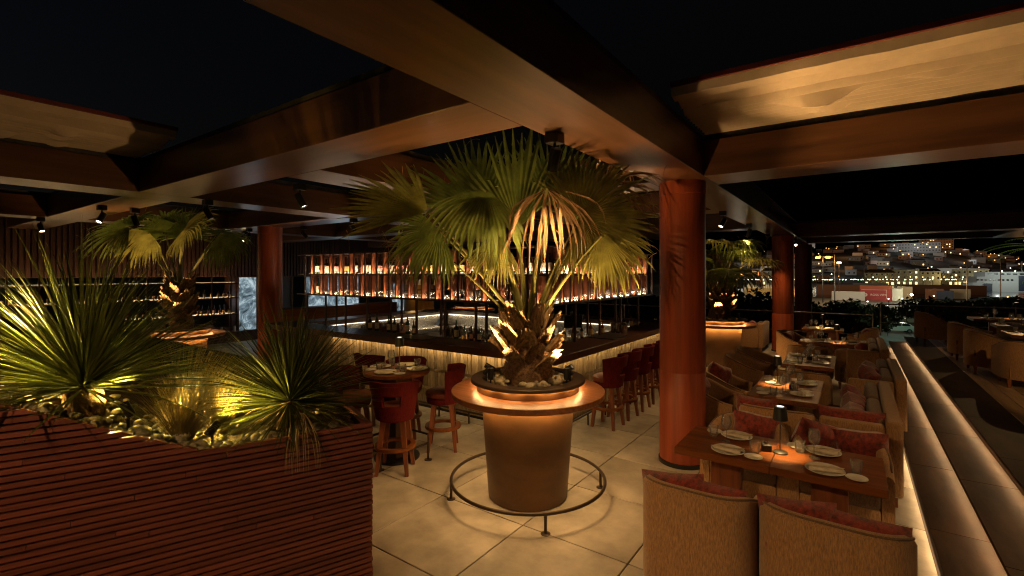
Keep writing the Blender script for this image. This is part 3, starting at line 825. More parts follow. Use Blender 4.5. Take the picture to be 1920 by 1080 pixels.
# ---- fourth and fifth groups
dining_table('fourth red wood table near the second column', -0.95, 0.35, 11.75, 12.5)
setting(-0.6, 11.9, Z, 0, 'at the near left seat of the fourth table', 1, 1, 13)
setting(0.0, 11.9, Z, 0, 'at the near right seat of the fourth table', 1, 1, 14)
setting(-0.6, 12.35, Z, PI, 'at the far left seat of the fourth table', 1, 0, 15)
setting(0.0, 12.35, Z, PI, 'at the far right seat of the fourth table', 0, 0, 16)
table_lamp('black table lamp on the fourth table', -0.28, 12.1, Z, 24)
armchair('round backed armchair seen from behind at the fourth table left one', (-0.72, 11.25, 0), 0, 0.80, 0.7, 0.78, 0.62, 'armchairs with their backs to the camera', 2.4)
armchair('round backed armchair seen from behind at the fourth table right one', (0.1, 11.25, 0), 0, 0.80, 0.7, 0.78, 0.62, 'armchairs with their backs to the camera', 2.4)
armchair('armchair with an orange cushion beside the second column', (-1.15, 12.9, 0), -PI/2-0.3, 0.76, 0.7, 0.85, 0.62)
cushion('orange red cushion in the armchair beside the second column', (-1.28, 12.95, 0.66), -PI/2-0.3, 0.3, 0)
sofa('tan sofa beside the steps near the far end of the lower terrace', (-0.1, 10.3, 0), 1.9, 0.60, 0.85)
cushion('red cushion on the far sofa beside the steps', (0.15, 11.7, 0.68), PI/2, 0.3, 2)
dining_table('fifth small table by the railing with glasses', -1.1, -0.2, 14.5, 15.2)
for k, (dx, dy) in enumerate(((-0.85, 14.7), (-0.5, 14.7), (-0.85, 15.0), (-0.5, 15.0))):
    setting(dx, dy, Z, 0 if dy < 14.8 else PI, ('at the near left of the table by the railing', 'at the near right of the table by the railing', 'at the far left of the table by the railing', 'at the far right of the table by the railing')[k], 1, 0, 20+k)
table_lamp('black table lamp on the table by the railing', -0.65, 14.85, Z, 24)
armchair('red cushioned armchair by the railing at the right', (0.2, 14.8, 0), PI/2, 0.76, 0.7, 0.85, 0.62)
cushion('red cushion in the armchair by the railing', (0.3, 14.8, 0.66), PI/2, 0.3, 0)
# lounge seats behind the far planter
sofa('brown lounge sofa left of the second column', (-2.75, 14.9, 0), 1.3, 0.7, 0.72)
cushion('dark red cushion on the lounge sofa left of the second column', (-2.4, 15.5, 0.64), PI/2, 0.3, 2)
armchair('brown armchair behind the far planter table', (-3.55, 15.2, 0), 0.2, 0.8, 0.75, 0.74, 0.6)
dining_table('small table behind the far planter with glasses', -3.6, -2.9, 16.0, 16.6)
setting(-3.3, 16.2, Z, 0, 'at the small table behind the far planter', 1, 0, 31)
# seats and a table seen through the bar
for k, (x, y) in enumerate(((-5.6, 13.2), (-7.2, 13.4), (-4.2, 12.6))):
    dining_table('dim table seen through the bar %s' % ('in the middle', 'at the left', 'at the right')[k], x-0.5, x+0.5, y-0.35, y+0.35)
    setting(x-0.2, y, Z, 0, 'on the dim table through the bar %s' % ('in the middle', 'at the left', 'at the right')[k], 1, 0, 40+k)
    armchair('dim armchair behind the bar %s' % ('in the middle', 'at the left', 'at the right')[k], (x, y+0.8, 0), PI, 0.8, 0.7, 0.78, 0.6)
    cushion('red cushion in the dim armchair behind the bar %s' % ('in the middle', 'at the left', 'at the right')[k], (x, y+0.92, 0.65), PI, 0.3, k)

# ---- upper deck
DZ = 0.45
armchair('large round backed armchair on the deck with its back to the camera', (2.32, 10.62, DZ), 0.0, 0.95, 0.80, 0.72, 0.58, 'deck armchairs', 3.0)
armchair('deck armchair facing right behind the large round backed one', (1.98, 11.75, DZ), -PI/2, 0.8, 0.78, 0.74, 0.56, 'deck armchairs', 2.6)
armchair('deck armchair facing right in the middle of the deck row', (1.95, 13.3, DZ), -PI/2, 0.8, 0.78, 0.74, 0.56, 'deck armchairs', 2.6)
armchair('tall sided deck armchair by the railing next to the top of the steps', (1.65, 15.9, DZ), -PI/2+0.15, 0.85, 0.8, 0.78, 0.5, 'deck armchairs', 2.6)
armchair('deck armchair at the right edge behind the tables', (4.5, 14.2, DZ), PI/2, 0.85, 0.8, 0.74, 0.56, 'deck armchairs', 2.6)
def deck_table(label, x0, x1, y0, y1, lamp=None):
    t = dining_table(label, x0, x1, y0, y1, 0.72, DZ)
    return t
deck_table('nearest table on the upper deck with wine glasses', 2.15, 3.6, 11.3, 12.1)
deck_table('middle table on the upper deck with a lamp', 2.3, 3.8, 13.0, 13.8)
deck_table('far table on the upper deck by the railing', 2.2, 4.0, 14.8, 15.6)
DT = DZ+0.72
for k, (x, y, w_) in enumerate(((2.45, 11.5, 'at the near left of the nearest deck table'), (3.2, 11.5, 'at the near right of the nearest deck table'), (2.45, 11.95, 'at the far left of the nearest deck table'), (3.2, 11.95, 'at the far right of the nearest deck table'),
        (2.6, 13.2, 'at the near left of the middle deck table'), (3.4, 13.2, 'at the near right of the middle deck table'), (2.6, 13.65, 'at the far left of the middle deck table'), (2.6, 15.0, 'at the left of the far deck table'), (3.4, 15.0, 'at the right of the far deck table'))):
    setting(x, y, DT, 0 if k % 4 < 2 else PI, w_, 1, 1, 60+k)
table_lamp('black table lamp on the middle deck table', 3.05, 13.4, DT, 12)
table_lamp('black table lamp on the nearest deck table at the right', 3.3, 11.75, DT, 12)
table_lamp('black table lamp on the far deck table', 2.95, 15.2, DT, 12)
soy_box('black condiment box on the nearest deck table', 2.95, 11.6, DT)
for k, (x, y, rz) in enumerate(((2.55, 12.45, 0.0), (2.9, 14.3, 0.0), (3.3, 12.5, 0.0))):
    t = thing('dining_bench', 'pale upholstered bench %s' % ('between the two nearer deck tables at the left', 'between the two farther deck tables', 'between the two nearer deck tables at the right')[k], 'bench', (x, y, DZ), rz, 'pale deck benches')
    MB().rbox(-0.35, 0.35, -0.24, 0.24, 0.30, 0.45, 0.04, seg=3).build('seat', M['fabtop'], t)
    MB().rbox(-0.35, 0.35, 0.19, 0.245, 0.452, 0.76, 0.025, seg=3).build('backrest', M['fabtop'], t)
    MB().rbox(-0.33, 0.33, -0.22, 0.22, 0.05, 0.298, 0.01).build('plinth', M['redwood'], t)

# ---- round high table and the stools
t = thing('high_table', 'round red wood high table with a pedestal beside the planter', 'table', (-4.45, 3.87, 0))
MB().lathe([(0,1.0),(0.37,1.0),(0.385,1.005),(0.39,1.02),(0.39,1.045),(0.385,1.05),(0,1.05)], 48).build('tabletop', M['redwood_h'], t)
MB().rbox(-0.13, 0.13, -0.13, 0.13, 0.03, 0.998, 0.006, seg=1).build('pedestal', M['darkwood_v'], t, False)
MB().lathe([(0,0.001),(0.27,0.001),(0.27,0.02),(0.26,0.028),(0,0.028)], 40).build('foot', M['black'], t)
MB().tube([(0.40*math.cos(a*PI/4+PI/8), 0.40*math.sin(a*PI/4+PI/8), 0.20) for a in range(8)], 0.014, 8, True).build('foot_rail', M['iron'], t)
for a in range(4):
    q = a*PI/2+PI/8
    MB().cyl((0.40*math.cos(q), 0.40*math.sin(q), 0.004), (0.40*math.cos(q), 0.40*math.sin(q), 0.19), 0.013, 8).build('rail_post', M['iron'], t)
    MB().lathe([(0,0.001),(0.045,0.001),(0.045,0.008),(0,0.01)], 16, TX(0.40*math.cos(q), 0.40*math.sin(q), 0)).build('post_foot', M['iron'], t)
HZ = 1.05
hl = {0: 'on the camera side of the round high table', 1: 'on the right of the round high table', 2: 'on the far side of the round high table', 3: 'on the left of the round high table'}
for k, (dx, dy, rz) in enumerate(((0.07, -0.23, 0.4), (0.22, 0.12, 1.9), (-0.07, 0.23, 3.4), (-0.25, -0.04, 5.1))):
    setting(-4.45+dx, 3.87+dy, HZ, rz, hl[k], 1 if k == 3 else 0, 1 if k in (0, 3) else 0, 80+k)
table_lamp('black table lamp on the round high table', -4.46, 3.92, HZ, 2)

def stool_meshes():
    out = {}
    zs = [0.60, 0.64, 0.70, 0.76, 0.81, 0.88, 0.95, 1.00, 1.03]
    NA = 30
    amax = rad(80)
    mb = MB()
    idx = {}
    def rr(z): return 0.215 + 0.075*(z-0.60)/0.43
    for side, off in ((0, 0.0), (1, -0.045)):
        for j, z in enumerate(zs):
            for i in range(NA+1):
                a = -PI/2 - amax + 2*amax*i/NA
                edge = 1 - max(0, abs(i-NA/2)/(NA/2) - 0.8)/0.2*0.0
                zz = z
                if j == len(zs)-1: zz = z - 0.03*max(0, abs(i-NA/2)/(NA/2)-0.55)/0.45
                r = rr(z)+off
                idx[(side, j, i)] = len(mb.v); mb.v.append((r*math.cos(a), r*math.sin(a), zz))
    solid = lambda j, i: not (j in (3, 4) and NA*0.34 <= i < NA*0.66)
    def q(*v): mb.f.append(tuple(v)); mb.m.append(0)
    for j in range(len(zs)-1):
        for i in range(NA):
            if not solid(j, i): continue
            q(idx[0,j,i], idx[0,j,i+1], idx[0,j+1,i+1], idx[0,j+1,i])
            q(idx[1,j,i+1], idx[1,j,i], idx[1,j+1,i], idx[1,j+1,i+1])
            for (jj, ii, e) in ((j-1, i, ((j,i),(j,i+1))), (j+1, i, ((j+1,i+1),(j+1,i))), (j, i-1, ((j+1,i),(j,i))), (j, i+1, ((j,i+1),(j+1,i+1)))):
                inside = 0 <= jj < len(zs)-1 and 0 <= ii < NA and solid(jj, ii)
                if not inside:
                    (a0, a1), (b0, b1) = e
                    q(idx[0,a0,a1], idx[1,a0,a1], idx[1,b0,b1], idx[0,b0,b1])
    out['backrest'] = mb.mesh('backrest', M['maroon'], True, 50)
    out['seat'] = MB().lathe([(0,0.655),(0.185,0.655),(0.212,0.665),(0.222,0.69),(0.214,0.718),(0.18,0.735),(0,0.742)], 32).mesh('seat', M['leather'])
    out['apron'] = MB().lathe([(0,0.585),(0.195,0.585),(0.205,0.60),(0.208,0.652),(0,0.652)], 32).mesh('apron', M['maroon'])
    legs = []
    for k in range(4):
        a = PI/4 + k*PI/2
        d = Vector((math.cos(a), math.sin(a), 0))
        mb = MB()
        p = d*0.235; t_ = d*0.15
        for (c, z, h) in ((p, 0.002, 0.018), (t_, 0.583, 0.027)):
            for sx, sy in ((-1,-1),(1,-1),(1,1),(-1,1)):
                mb.v.append((c.x+sx*h, c.y+sy*h, z))
        mb.f = [(0,3,2,1),(4,5,6,7),(0,1,5,4),(1,2,6,5),(2,3,7,6),(3,0,4,7)]; mb.m = [0]*6
        legs.append(mb.mesh('leg', M['redwood'], False))
    out['leg'] = legs
    out['foot_ring'] = MB().lathe([(0.168,0.265),(0.222,0.265),(0.226,0.275),(0.222,0.30),(0.168,0.30),(0.164,0.28),(0.168,0.265)], 32).mesh('foot_ring', M['redwood_h'])
    return out
SM = stool_meshes()
def stool(label, x, y, rz, group):
    t = thing('bar_stool', label, 'stool', (x, y, 0), rz, group)     # backrest on local -y
    ob('seat', SM['seat'], t); ob('apron', SM['apron'], t); ob('backrest', SM['backrest'], t); ob('foot_ring', SM['foot_ring'], t)
    for l in SM['leg']: ob('leg', l, t)
    return t
g = 'maroon stools round the high table'
stool('maroon stool with a slot in its back on the camera side of the high table', -4.165, 3.60, HEAD, g)
stool('maroon stool turned sideways at the right of the high table', -4.21, 4.41, 2.25, g)
stool('maroon stool on the far side of the high table by the bar wall', -4.95, 4.45, HEAD+PI, g)
stool('maroon stool half hidden by the spiky plant left of the high table', -5.0, 3.66, -1.1, g)
stool('maroon stool at the left of the bar wall behind the spiky plant', -5.8, 4.6, 0.1, g)
g = 'maroon stools along the right side of the bar'
nm = ['first', 'second', 'third', 'fourth', 'fifth', 'sixth', 'seventh']
for k in range(7):
    stool('maroon bar stool %s in the row from the potted palm' % nm[k], -2.88, 6.42+k*0.555, PI/2+random.uniform(-0.08, 0.08), g)
# ================================================================== BAR
BX0, BX1, BY0, BY1 = -10.3, -3.08, 5.29, 10.9      # outer edge of the counter ring
bar = thing('bar_counter', 'square island bar with a dark wood counter and lit tiled front', 'bar', (BX1, BY0, 0))
def loc(x): return x - BX1
ZC0, ZC1 = 1.02, 1.12
W = 0.62
L0 = BX0-BX1; D0 = BY1-BY0
MB().rbox(L0, 0, 0, W, ZC0, ZC1, 0.005, seg=1).build('countertop', M['darkwood'], bar, False)
MB().rbox(-W, 0, W+0.002, D0, ZC0, ZC1, 0.005, seg=1).build('countertop', M['darkwood_v'], bar, False)
MB().rbox(L0, L0+W, W+0.002, D0, ZC0, ZC1, 0.005, seg=1).build('countertop', M['darkwood_v'], bar, False)
MB().rbox(L0+W+0.002, -W-0.002, D0-W, D0, ZC0, ZC1, 0.005, seg=1).build('countertop', M['darkwood'], bar, False)
IN = 0.30                                           # tiled front stands back under the counter
MB().box(L0+IN+0.03, -IN-0.03, IN+0.03, IN+0.15, 0.0, ZC0-0.002).box(-IN-0.15, -IN-0.03, IN+0.15, D0-IN, 0, ZC0-0.002).box(L0+IN+0.03, L0+IN+0.15, IN+0.15, D0-IN, 0, ZC0-0.002).box(L0+IN+0.15, -IN-0.15, D0-IN-0.12, D0-IN, 0, ZC0-0.002).build('core', M['grout'], bar, False)
rows = [(0.04, 0.30), (0.305, 0.345), (0.35, 0.60), (0.605, 0.645), (0.65, 1.0)]
bt = 0.072
r = random.Random(5)
bmesh_cache = {}
def tile(x, y, z0, z1, w, axis):
    k = (round(z1-z0, 3), round(w, 3), axis, r.randint(0, 2))
    if k not in bmesh_cache:
        p = r.uniform(-0.010, 0.008)
        if axis == 'x': q = MB().rbox(0.0035, w-0.0035, p, 0.028, 0, z1-z0, 0.004, seg=1)
        else: q = MB().rbox(-0.028, -p, 0.0035, w-0.0035, 0, z1-z0, 0.004, seg=1)
        bmesh_cache[k] = q.mesh('bar_tile', M['brick'], False)
    return bmesh_cache[k]
stuff = MB(); cnt = 0
for axis in ('x', 'y'):
    for (z0, z1) in rows:
        flat = z1-z0 < 0.06
        w = 0.24 if flat else bt
        n = int((5.4 if axis == 'x' else 4.9)/w)
        for k in range(n):
            if axis == 'x': x, y = -IN-(k+1)*w, IN
            else: x, y = -IN, IN+k*w
            if cnt < 290 and ((axis == 'x' and k*w < 4.9 and k*w > 0.6) or (axis == 'y' and k*w < 3.2)) and (z1 > 0.9 or (axis == 'x' and z1 > 0.3)):
                ob('bar_tile', tile(x, y, z0, z1, w, axis), bar, (x, y, z0)); cnt += 1
            else:
                p = r.uniform(-0.006, 0.006)
                if axis == 'x': stuff.box(x+0.002, x+w-0.002, y+p, y+0.028, z0, z1)
                else: stuff.box(x-0.028, x-p, y+0.002, y+w-0.002, z0, z1)
o = stuff.build('bar_tiles', M['brick'], bar, False); o['kind'] = 'stuff'
MB().box(L0+IN, -IN+0.006, IN-0.006, IN-0.002+0.03, 0.0, 0.035).build('skirting', M['black'], bar, False)
MB().box(-5.0, -0.25, 0.20, 0.215, ZC0-0.012, ZC0-0.002).build('led_line', M['led'], bar, False)
MB().box(-0.215, -0.20, 0.30, 4.9, ZC0-0.012, ZC0-0.002).build('led_line', M['led'], bar, False)
strip('bar_led', (BX1-5.2, BY0+0.22, ZC0-0.02), (BX1-0.2, BY0+0.22, ZC0-0.02), (0, 0.45, -1), 5.5, (1.0,0.66,0.28), 0.015)
strip('bar_led', (BX1-0.22, BY0+0.3, ZC0-0.02), (BX1-0.22, BY0+5.2, ZC0-0.02), (-0.45, 0, -1), 5.5, (1.0,0.66,0.28), 0.015)
# inner faces: steel panels washed by LED lines
MB().box(L0+W-0.02, L0+W-0.004, W+0.05, D0-W, 0.72, 1.0).build('steel_panel', M['steel'], bar, False)
MB().box(L0+W+0.05, -W-0.05, D0-W+0.004, D0-W+0.02, 0.72, 1.0).build('steel_panel', M['steel'], bar, False)
MB().box(L0+W-0.004, L0+W+0.42, W+0.05, D0-W-0.45, 0.60, 0.715).build('work_counter', M['steel'], bar, False)
MB().box(L0+W+0.45, -W-0.05, D0-W-0.42, D0-W+0.004, 0.60, 0.715).build('work_counter', M['steel'], bar, False)
MB().box(L0+W+0.002, L0+W+0.014, W+0.1, D0-W-0.1, 1.0, 1.012).build('led_line', emis('led_bright', (1.0,0.85,0.58), 2.2), bar, False)
MB().box(L0+W+0.1, -W-0.1, D0-W-0.014, D0-W-0.002, 1.0, 1.012).build('led_line', bpy.data.materials['led_bright'], bar, False)
strip('inner_led', (BX0+W+0.04, BY0+W+0.1, 1.0), (BX0+W+0.04, BY1-W-0.1, 1.0), (0.3, 0, -1), 22, (1.0,0.76,0.45), 0.015)
strip('inner_led', (BX0+W+0.1, BY1-W-0.04, 1.0), (BX1-W-0.1, BY1-W-0.04, 1.0), (0, -0.3, -1), 26, (1.0,0.76,0.45), 0.015)
# near work station inside the bar
MB().box(-3.9, -W-0.9, W+0.15, W+0.75, 0.82, 0.86).box(-3.88, -W-0.92, W+0.17, W+0.73, 0.05, 0.82).build('work_counter', M['steel'], bar, False)
MB().box(-W-0.7, -W-0.1, W+0.9, D0-W-0.6, 0.82, 0.86).box(-W-0.68,-W-0.12, W+0.92, D0-W-0.62, 0.05, 0.82).build('work_counter', M['steel'], bar, False)
# foot rail round the bar
MB().tube([(L0, 0.05, 0.17), (-0.05, 0.05, 0.17), (-0.05, D0, 0.17)], 0.017, 8).build('foot_rail', M['iron'], bar)
for k in range(9): MB().cyl((-0.6*k-0.3, 0.05, 0.0), (-0.6*k-0.3, 0.05, 0.16), 0.012, 8).build('rail_post', M['iron'], bar)
for k in range(8): MB().cyl((-0.05, 0.4+0.6*k, 0.0), (-0.05, 0.4+0.6*k, 0.16), 0.012, 8).build('rail_post', M['iron'], bar)

# bottle rack over the counter
RX0, RX1, RY0, RY1 = -9.9, -3.5, 5.80, 10.0
RD = 0.34
rack = thing('bottle_rack', 'two tier wood and metal bottle rack hung round the bar', 'rack', (RX1, RY0, 0))
q = lambda x0, x1, y0, y1, z0, z1: MB().box(x0-RX1, x1-RX1, y0-RY0, y1-RY0, z0, z1)
for (z, th) in ((1.755, 0.026), (2.185, 0.026), (2.60, 0.02)):
    q(RX0, RX1, RY0, RY0+RD, z-th, z).build('shelf', M['darkwood'], rack, False)
    q(RX1-RD, RX1, RY0+RD+0.002, RY1, z-th, z).build('shelf', M['darkwood_v'], rack, False)
    q(RX0+0.2, RX1-RD-0.002, RY1-RD, RY1, z-th, z).build('shelf', M['darkwood'], rack, False)
    q(RX0, RX0+RD, RY0+RD+0.002, RY1-RD-0.002, z-th, z).build('shelf', M['darkwood_v'], rack, False)
post = MB().box(-0.016, 0.016, -0.012, 0.012, 1.756, 2.578).mesh('upright', M['darkwood_v'], False)
postL = MB().box(-0.019, 0.019, -0.014, 0.014, 1.121, 1.728).mesh('post', M['darkwood_v'], False)
divX = [MB().box(-0.014, 0.014, 0.05, 0.17, z0, z1).mesh('divider', M['redwood'], False) for z0, z1 in ((1.756, 2.158), (2.186, 2.579))]
divY = [MB().box(-0.17, -0.05, -0.014, 0.014, z0, z1).mesh('divider', M['redwood'], False) for z0, z1 in ((1.756, 2.158), (2.186, 2.579))]
PIT = 0.337
NX = int((RX1-RX0)/PIT); NY = int((RY1-RY0)/0.30)
for k in range(NX+1):
    x = -k*PIT
    for yy in (0.006, RD-0.006):
        ob('upright', post, rack, (x-0.017 if k == 0 else x, yy-0.02 if yy < 0.1 else yy+0.02, 0))
    if k:
        for dv in divX: ob('divider', dv, rack, (x+0.10, 0, 0)); ob('divider', dv, rack, (x+0.02, 0.12, 0))
    if k % 2 == 0 and k*PIT < 6.5:
        ob('post', postL, rack, (x-0.02, 0.05, 0))
    if k % 3 == 1: ob('post', postL, rack, (x, RD-0.05, 0))
for k in range(1, NY+1):
    y = k*0.30
    for xx in (0.014, -RD-0.014): ob('upright', post, rack, (xx, y, 0))
    for dv in divY: ob('divider', dv, rack, (0, y-0.08, 0)); ob('divider', dv, rack, (-0.12, y-0.02, 0))
    if k % 3 == 0: ob('post', postL, rack, (-0.06, y, 0))
    if k % 4 == 2: ob('post', postL, rack, (-RD+0.05, y, 0))
for k in range(NX):
    x = -k*PIT-0.3
    ob('upright', post, rack, (x, RY1-RY0-RD-0.014, 0))
    for dv in divX: ob('divider', dv, rack, (x+0.1, RY1-RY0-RD+0.02, 0))
# LED lines along the shelves
for (z, wt) in ((1.762, 13.0), (2.192, 13.0)):
    MB().box(RX0-RX1, 0, RD-0.05, RD-0.04, z-0.005, z).build('led_line', M['led'], rack, False)
    MB().box(-RD+0.04, -RD+0.05, RD, RY1-RY0, z-0.005, z).build('led_line', M['led'], rack, False)
    strip('rack_led', (RX0+0.05, RY0+0.07, z+0.004), (RX1-0.05, RY0+0.07, z+0.004), (0, 0.25, 1), wt*1.9, (1.0,0.70,0.42), 0.012)
    strip('rack_led', (RX1-0.07, RY0+0.35, z+0.004), (RX1-0.07, RY1, z+0.004), (-0.25, 0, 1), wt*1.6, (1.0,0.70,0.42), 0.012)
    strip('rack_led', (RX0+0.3, RY1-RD+0.07, z+0.004), (RX1-0.4, RY1-RD+0.07, z+0.004), (0, 0.3, 1), wt*0.7, (1.0,0.70,0.42), 0.012)

# bottles and glasses standing on the rack
def bottle_meshes(r_, h, shoulder, neck, kinds, lab):
    b = MB().lathe([(0,0.002),(r_*0.96,0.002),(r_,0.012),(r_,h*shoulder),(r_*0.85,h*(shoulder+0.07)),(neck,h*(shoulder+0.18)),(neck,h*0.95),(neck*1.25,h*0.955),(neck*1.25,h),(0,h)], 14)
    l = MB().lathe([(r_+0.0012, h*0.14),(r_+0.0012, h*(shoulder-0.06))], 14)
    return b.mesh('bottle', M[kinds]), l.mesh('label', M[lab])
BOT = [bottle_meshes(0.040, 0.33, 0.52, 0.013, 'btlblack', 'labelpink'), bottle_meshes(0.040, 0.34, 0.55, 0.013, 'btlgreen', 'label'),
       bottle_meshes(0.042, 0.31, 0.60, 0.014, 'btlblack', 'label'), bottle_meshes(0.045, 0.28, 0.58, 0.015, 'btlamber', 'labelgold'), bottle_meshes(0.039, 0.34, 0.5, 0.013, 'btlblack', 'labelgold')]
BL = ['pink labelled dark bottle', 'pale labelled green bottle', 'cream labelled dark bottle', 'gold labelled amber bottle', 'gold labelled slim bottle']
def bottle(kind, p, where, s=1.0):
    b, l = BOT[kind]
    o = tag(ob('bottle', b, None, p, random.uniform(0, 6)), BL[kind] + ' ' + where, 'bottle', BL[kind] + ' ' + where)
    o.scale = (s, s, s)
    ob('label', l, o)
rg = random.Random(3)
for k in range(NX):
    x = RX1 - k*PIT
    kind = rg.choice([0, 0, 1, 2, 2, 4, 4, 1])
    if k == NX-1: kind = 1
    for j in range(3):
        if rg.random() < 0.92: bottle(kind, (x-0.075-j*0.088, RY0+0.16+rg.uniform(-.02,.02), 2.187), 'on the top tier of the rack facing the high table', 0.98)
for k in range(1, NY):
    y = RY0 + k*0.30
    kind = rg.choice([0, 2, 4, 3, 2, 1, 4])
    for j in range(2 if rg.random() < 0.4 else 3):
        bottle(kind, (RX1-0.17+rg.uniform(-.03,.03), y+0.06+j*0.085, 2.187), 'on the top tier of the rack above the bar stools', 0.97)
for k in range(0, NX, 1):
    x = RX0 + 0.3 + k*PIT
    if x > RX1-0.5: break
    kind = rg.choice([2, 4, 0])
    for j in range(2): bottle(kind, (x+j*0.1, RY1-0.17, 2.187), 'on the top tier of the rack across the bar', 0.95)
GL = [MB().lathe([(0,0.002),(0.028,0.002),(0.034,0.07),(0.033,0.07),(0.027,0.01),(0,0.008)], 14).mesh('bar_glass', M['glass']),
      MB().lathe([(0,0.002),(0.032,0.003),(0.005,0.008),(0.004,0.07),(0.03,0.09),(0.038,0.13),(0.034,0.165),(0.033,0.165),(0.036,0.13),(0.028,0.092),(0,0.078)], 14).mesh('bar_glass', M['glass']),
      MB().lathe([(0,0.002),(0.026,0.002),(0.030,0.15),(0.029,0.15),(0.025,0.01),(0,0.008)], 14).mesh('bar_glass', M['glass']),
      MB().lathe([(0,0.002),(0.038,0.003),(0.006,0.01),(0.005,0.05),(0.042,0.075),(0.048,0.10),(0.047,0.10),(0.04,0.078),(0,0.06)], 14).mesh('bar_glass', M['glass'])]
GN = ['short tumbler', 'stemmed glass', 'tall straight glass', 'shallow coupe glass']
for k in range(NX):
    x = RX1 - k*PIT
    kind = rg.randint(0, 3)
    if k == NX-1:
        bottle(1, (x-0.12, RY0+0.16, 1.757), 'at the left end of the lower tier of the rack', 0.98); continue
    for j in range(3):
        for i in range(2):
            if rg.random() < 0.9:
                g_ = GN[kind]+' on the lower tier of the rack facing the high table'
                tag(ob('bar_glass', GL[kind], None, (x-0.08-j*0.09, RY0+0.11+0.11*i, 1.757)), g_, 'glass', g_)
for k in range(1, NY):
    y = RY0 + k*0.30; kind = rg.randint(0, 3)
    for j in range(3):
        for i in range(2):
            g_ = GN[kind]+' on the lower tier of the rack above the bar stools'
            tag(ob('bar_glass', GL[kind], None, (RX1-0.10-0.11*i, y+0.05+j*0.085, 1.757)), g_, 'glass', g_)
cup = MB().lathe([(0.052,0.0),(0.036,0.10),(0.034,0.10),(0.050,0.0)], 18).mesh('paper_shade', M['paper'])
for k, x in enumerate((-6.05, -6.45, -6.8)):
    for j in range(2):
        g_ = 'small white shade hanging behind the glasses in the rack'
        tag(ob('paper_shade', cup, None, (x-j*0.13, RY0+0.5, 1.98)), g_, 'lamp shade', 'small white shades behind the rack')

# clutter on and behind the bar
def simple(name, label, cat, mb, m, loc_, rz=0, group=None, smooth=True):
    o = mb.build(name, m, None, smooth); o.location = loc_; o.rotation_euler = (0,0,rz)
    return tag(o, label, cat, group)
shk = MB().lathe([(0,0.001),(0.036,0.001),(0.040,0.01),(0.047,0.17),(0.045,0.17),(0.038,0.02),(0,0.015)], 18).mesh('shaker', M['steel'])
rb = random.Random(8)
def cluster(x, y, z, n, where, dx=0.10, dy=0.10):
    for k in range(n):
        o = ob('shaker', shk, None, (x+(k % 3)*dx+rb.uniform(-.01,.01), y+(k//3)*dy, z+0.001)); o.scale.z = rb.choice((1, 1.1, 0.85))
        tag(o, 'steel cocktail shaker tin ' + where, 'shaker', 'steel shaker tins ' + where)
cluster(-5.62, 5.98, 1.12, 6, 'on the near side of the bar')
cluster(-8.7, 6.6, 0.87, 4, 'at the left inside the bar')
cluster(-3.55, 8.15, 1.12, 6, 'on the right side of the bar', 0.095, 0.12)
for k in range(22):
    bottle(rb.randint(0, 4), (-5.2-rb.random()*1.1, 6.75+rb.random()*0.45, 0.862), 'crowded at the work station inside the bar', 0.9)
for k in range(10):
    bottle(rb.choice((3, 1, 2)), (-4.6-rb.random()*0.5, 6.05+rb.random()*0.3, 0.862), 'beside the till inside the bar', 0.85)
for k in range(14):
    g_ = 'small glass on the steel counter inside the bar'
    tag(ob('bar_glass', GL[rb.randint(0,2)], None, (-9.45+rb.random()*0.3, 7.2+rb.random()*1.6, 0.717)), g_, 'glass', g_)
for k in range(16):
    g_ = 'small glass on the far steel counter inside the bar'
    tag(ob('bar_glass', GL[rb.randint(0,2)], None, (-8.6+rb.random()*4.6, 9.95+rb.random()*0.3, 0.717)), g_, 'glass', g_)
for k in range(26):
    x_ = -7.6 + k*0.165 + rb.uniform(-.04,.04)
    if -6.2 < x_ < -5.4: continue
    if k % 3: bottle(rb.randint(0, 4), (x_, 5.84+rb.uniform(-.03,.03), 1.121), 'standing on the inner edge of the near counter', rb.uniform(0.7,0.95))
    else:
        g_ = 'stemmed glass standing on the inner edge of the near counter'
        tag(ob('bar_glass', GL[1], None, (x_, 5.83, 1.121)), g_, 'glass', g_)
for k in range(18):
    y_ = 6.3 + k*0.17 + rb.uniform(-.04,.04)
    if 7.9 < y_ < 8.5: continue
    if k % 2: bottle(rb.randint(0, 4), (-3.64+rb.uniform(-.03,.03), y_, 1.121), 'standing on the inner edge of the right counter', rb.uniform(0.65,0.9))
    else:
        g_ = 'small tumbler standing on the inner edge of the right counter'
        tag(ob('bar_glass', GL[0], None, (-3.62, y_, 1.121)), g_, 'glass', g_)
def screen(label, x, y, z, rz, tilt, w=0.34, h=0.26):
    t = thing('till_screen', label, 'screen', (x, y, z), rz, 'black till screens on the bar')
    MB().rbox(-0.09,0.09,-0.07,0.07,0.001,0.02,0.004,seg=1).build('stand', M['black'], t, False)
    MB().cyl((0,0,0.021),(0,0.02,0.14),0.018,10).build('neck', M['black'], t)
    Mx = TX(0,0.03,0.22) @ RX(tilt)
    MB().rbox(-w/2,w/2,-0.015,0.015,-h/2,h/2,0.005,Mx,seg=1).build('display', M['black'], t, False)
screen('tilted black till screen above the bottles inside the bar', -7.0, 7.3, 1.0, 2.5, 0.5)
screen('large black till screen seen from behind left of the palm trunk', -6.1, 8.6, 1.0, 0.5, 0.1, 0.42, 0.34)
screen('black till screen on the right part of the bar', -4.6, 8.6, 1.0, 0.9, 0.1, 0.40, 0.26)
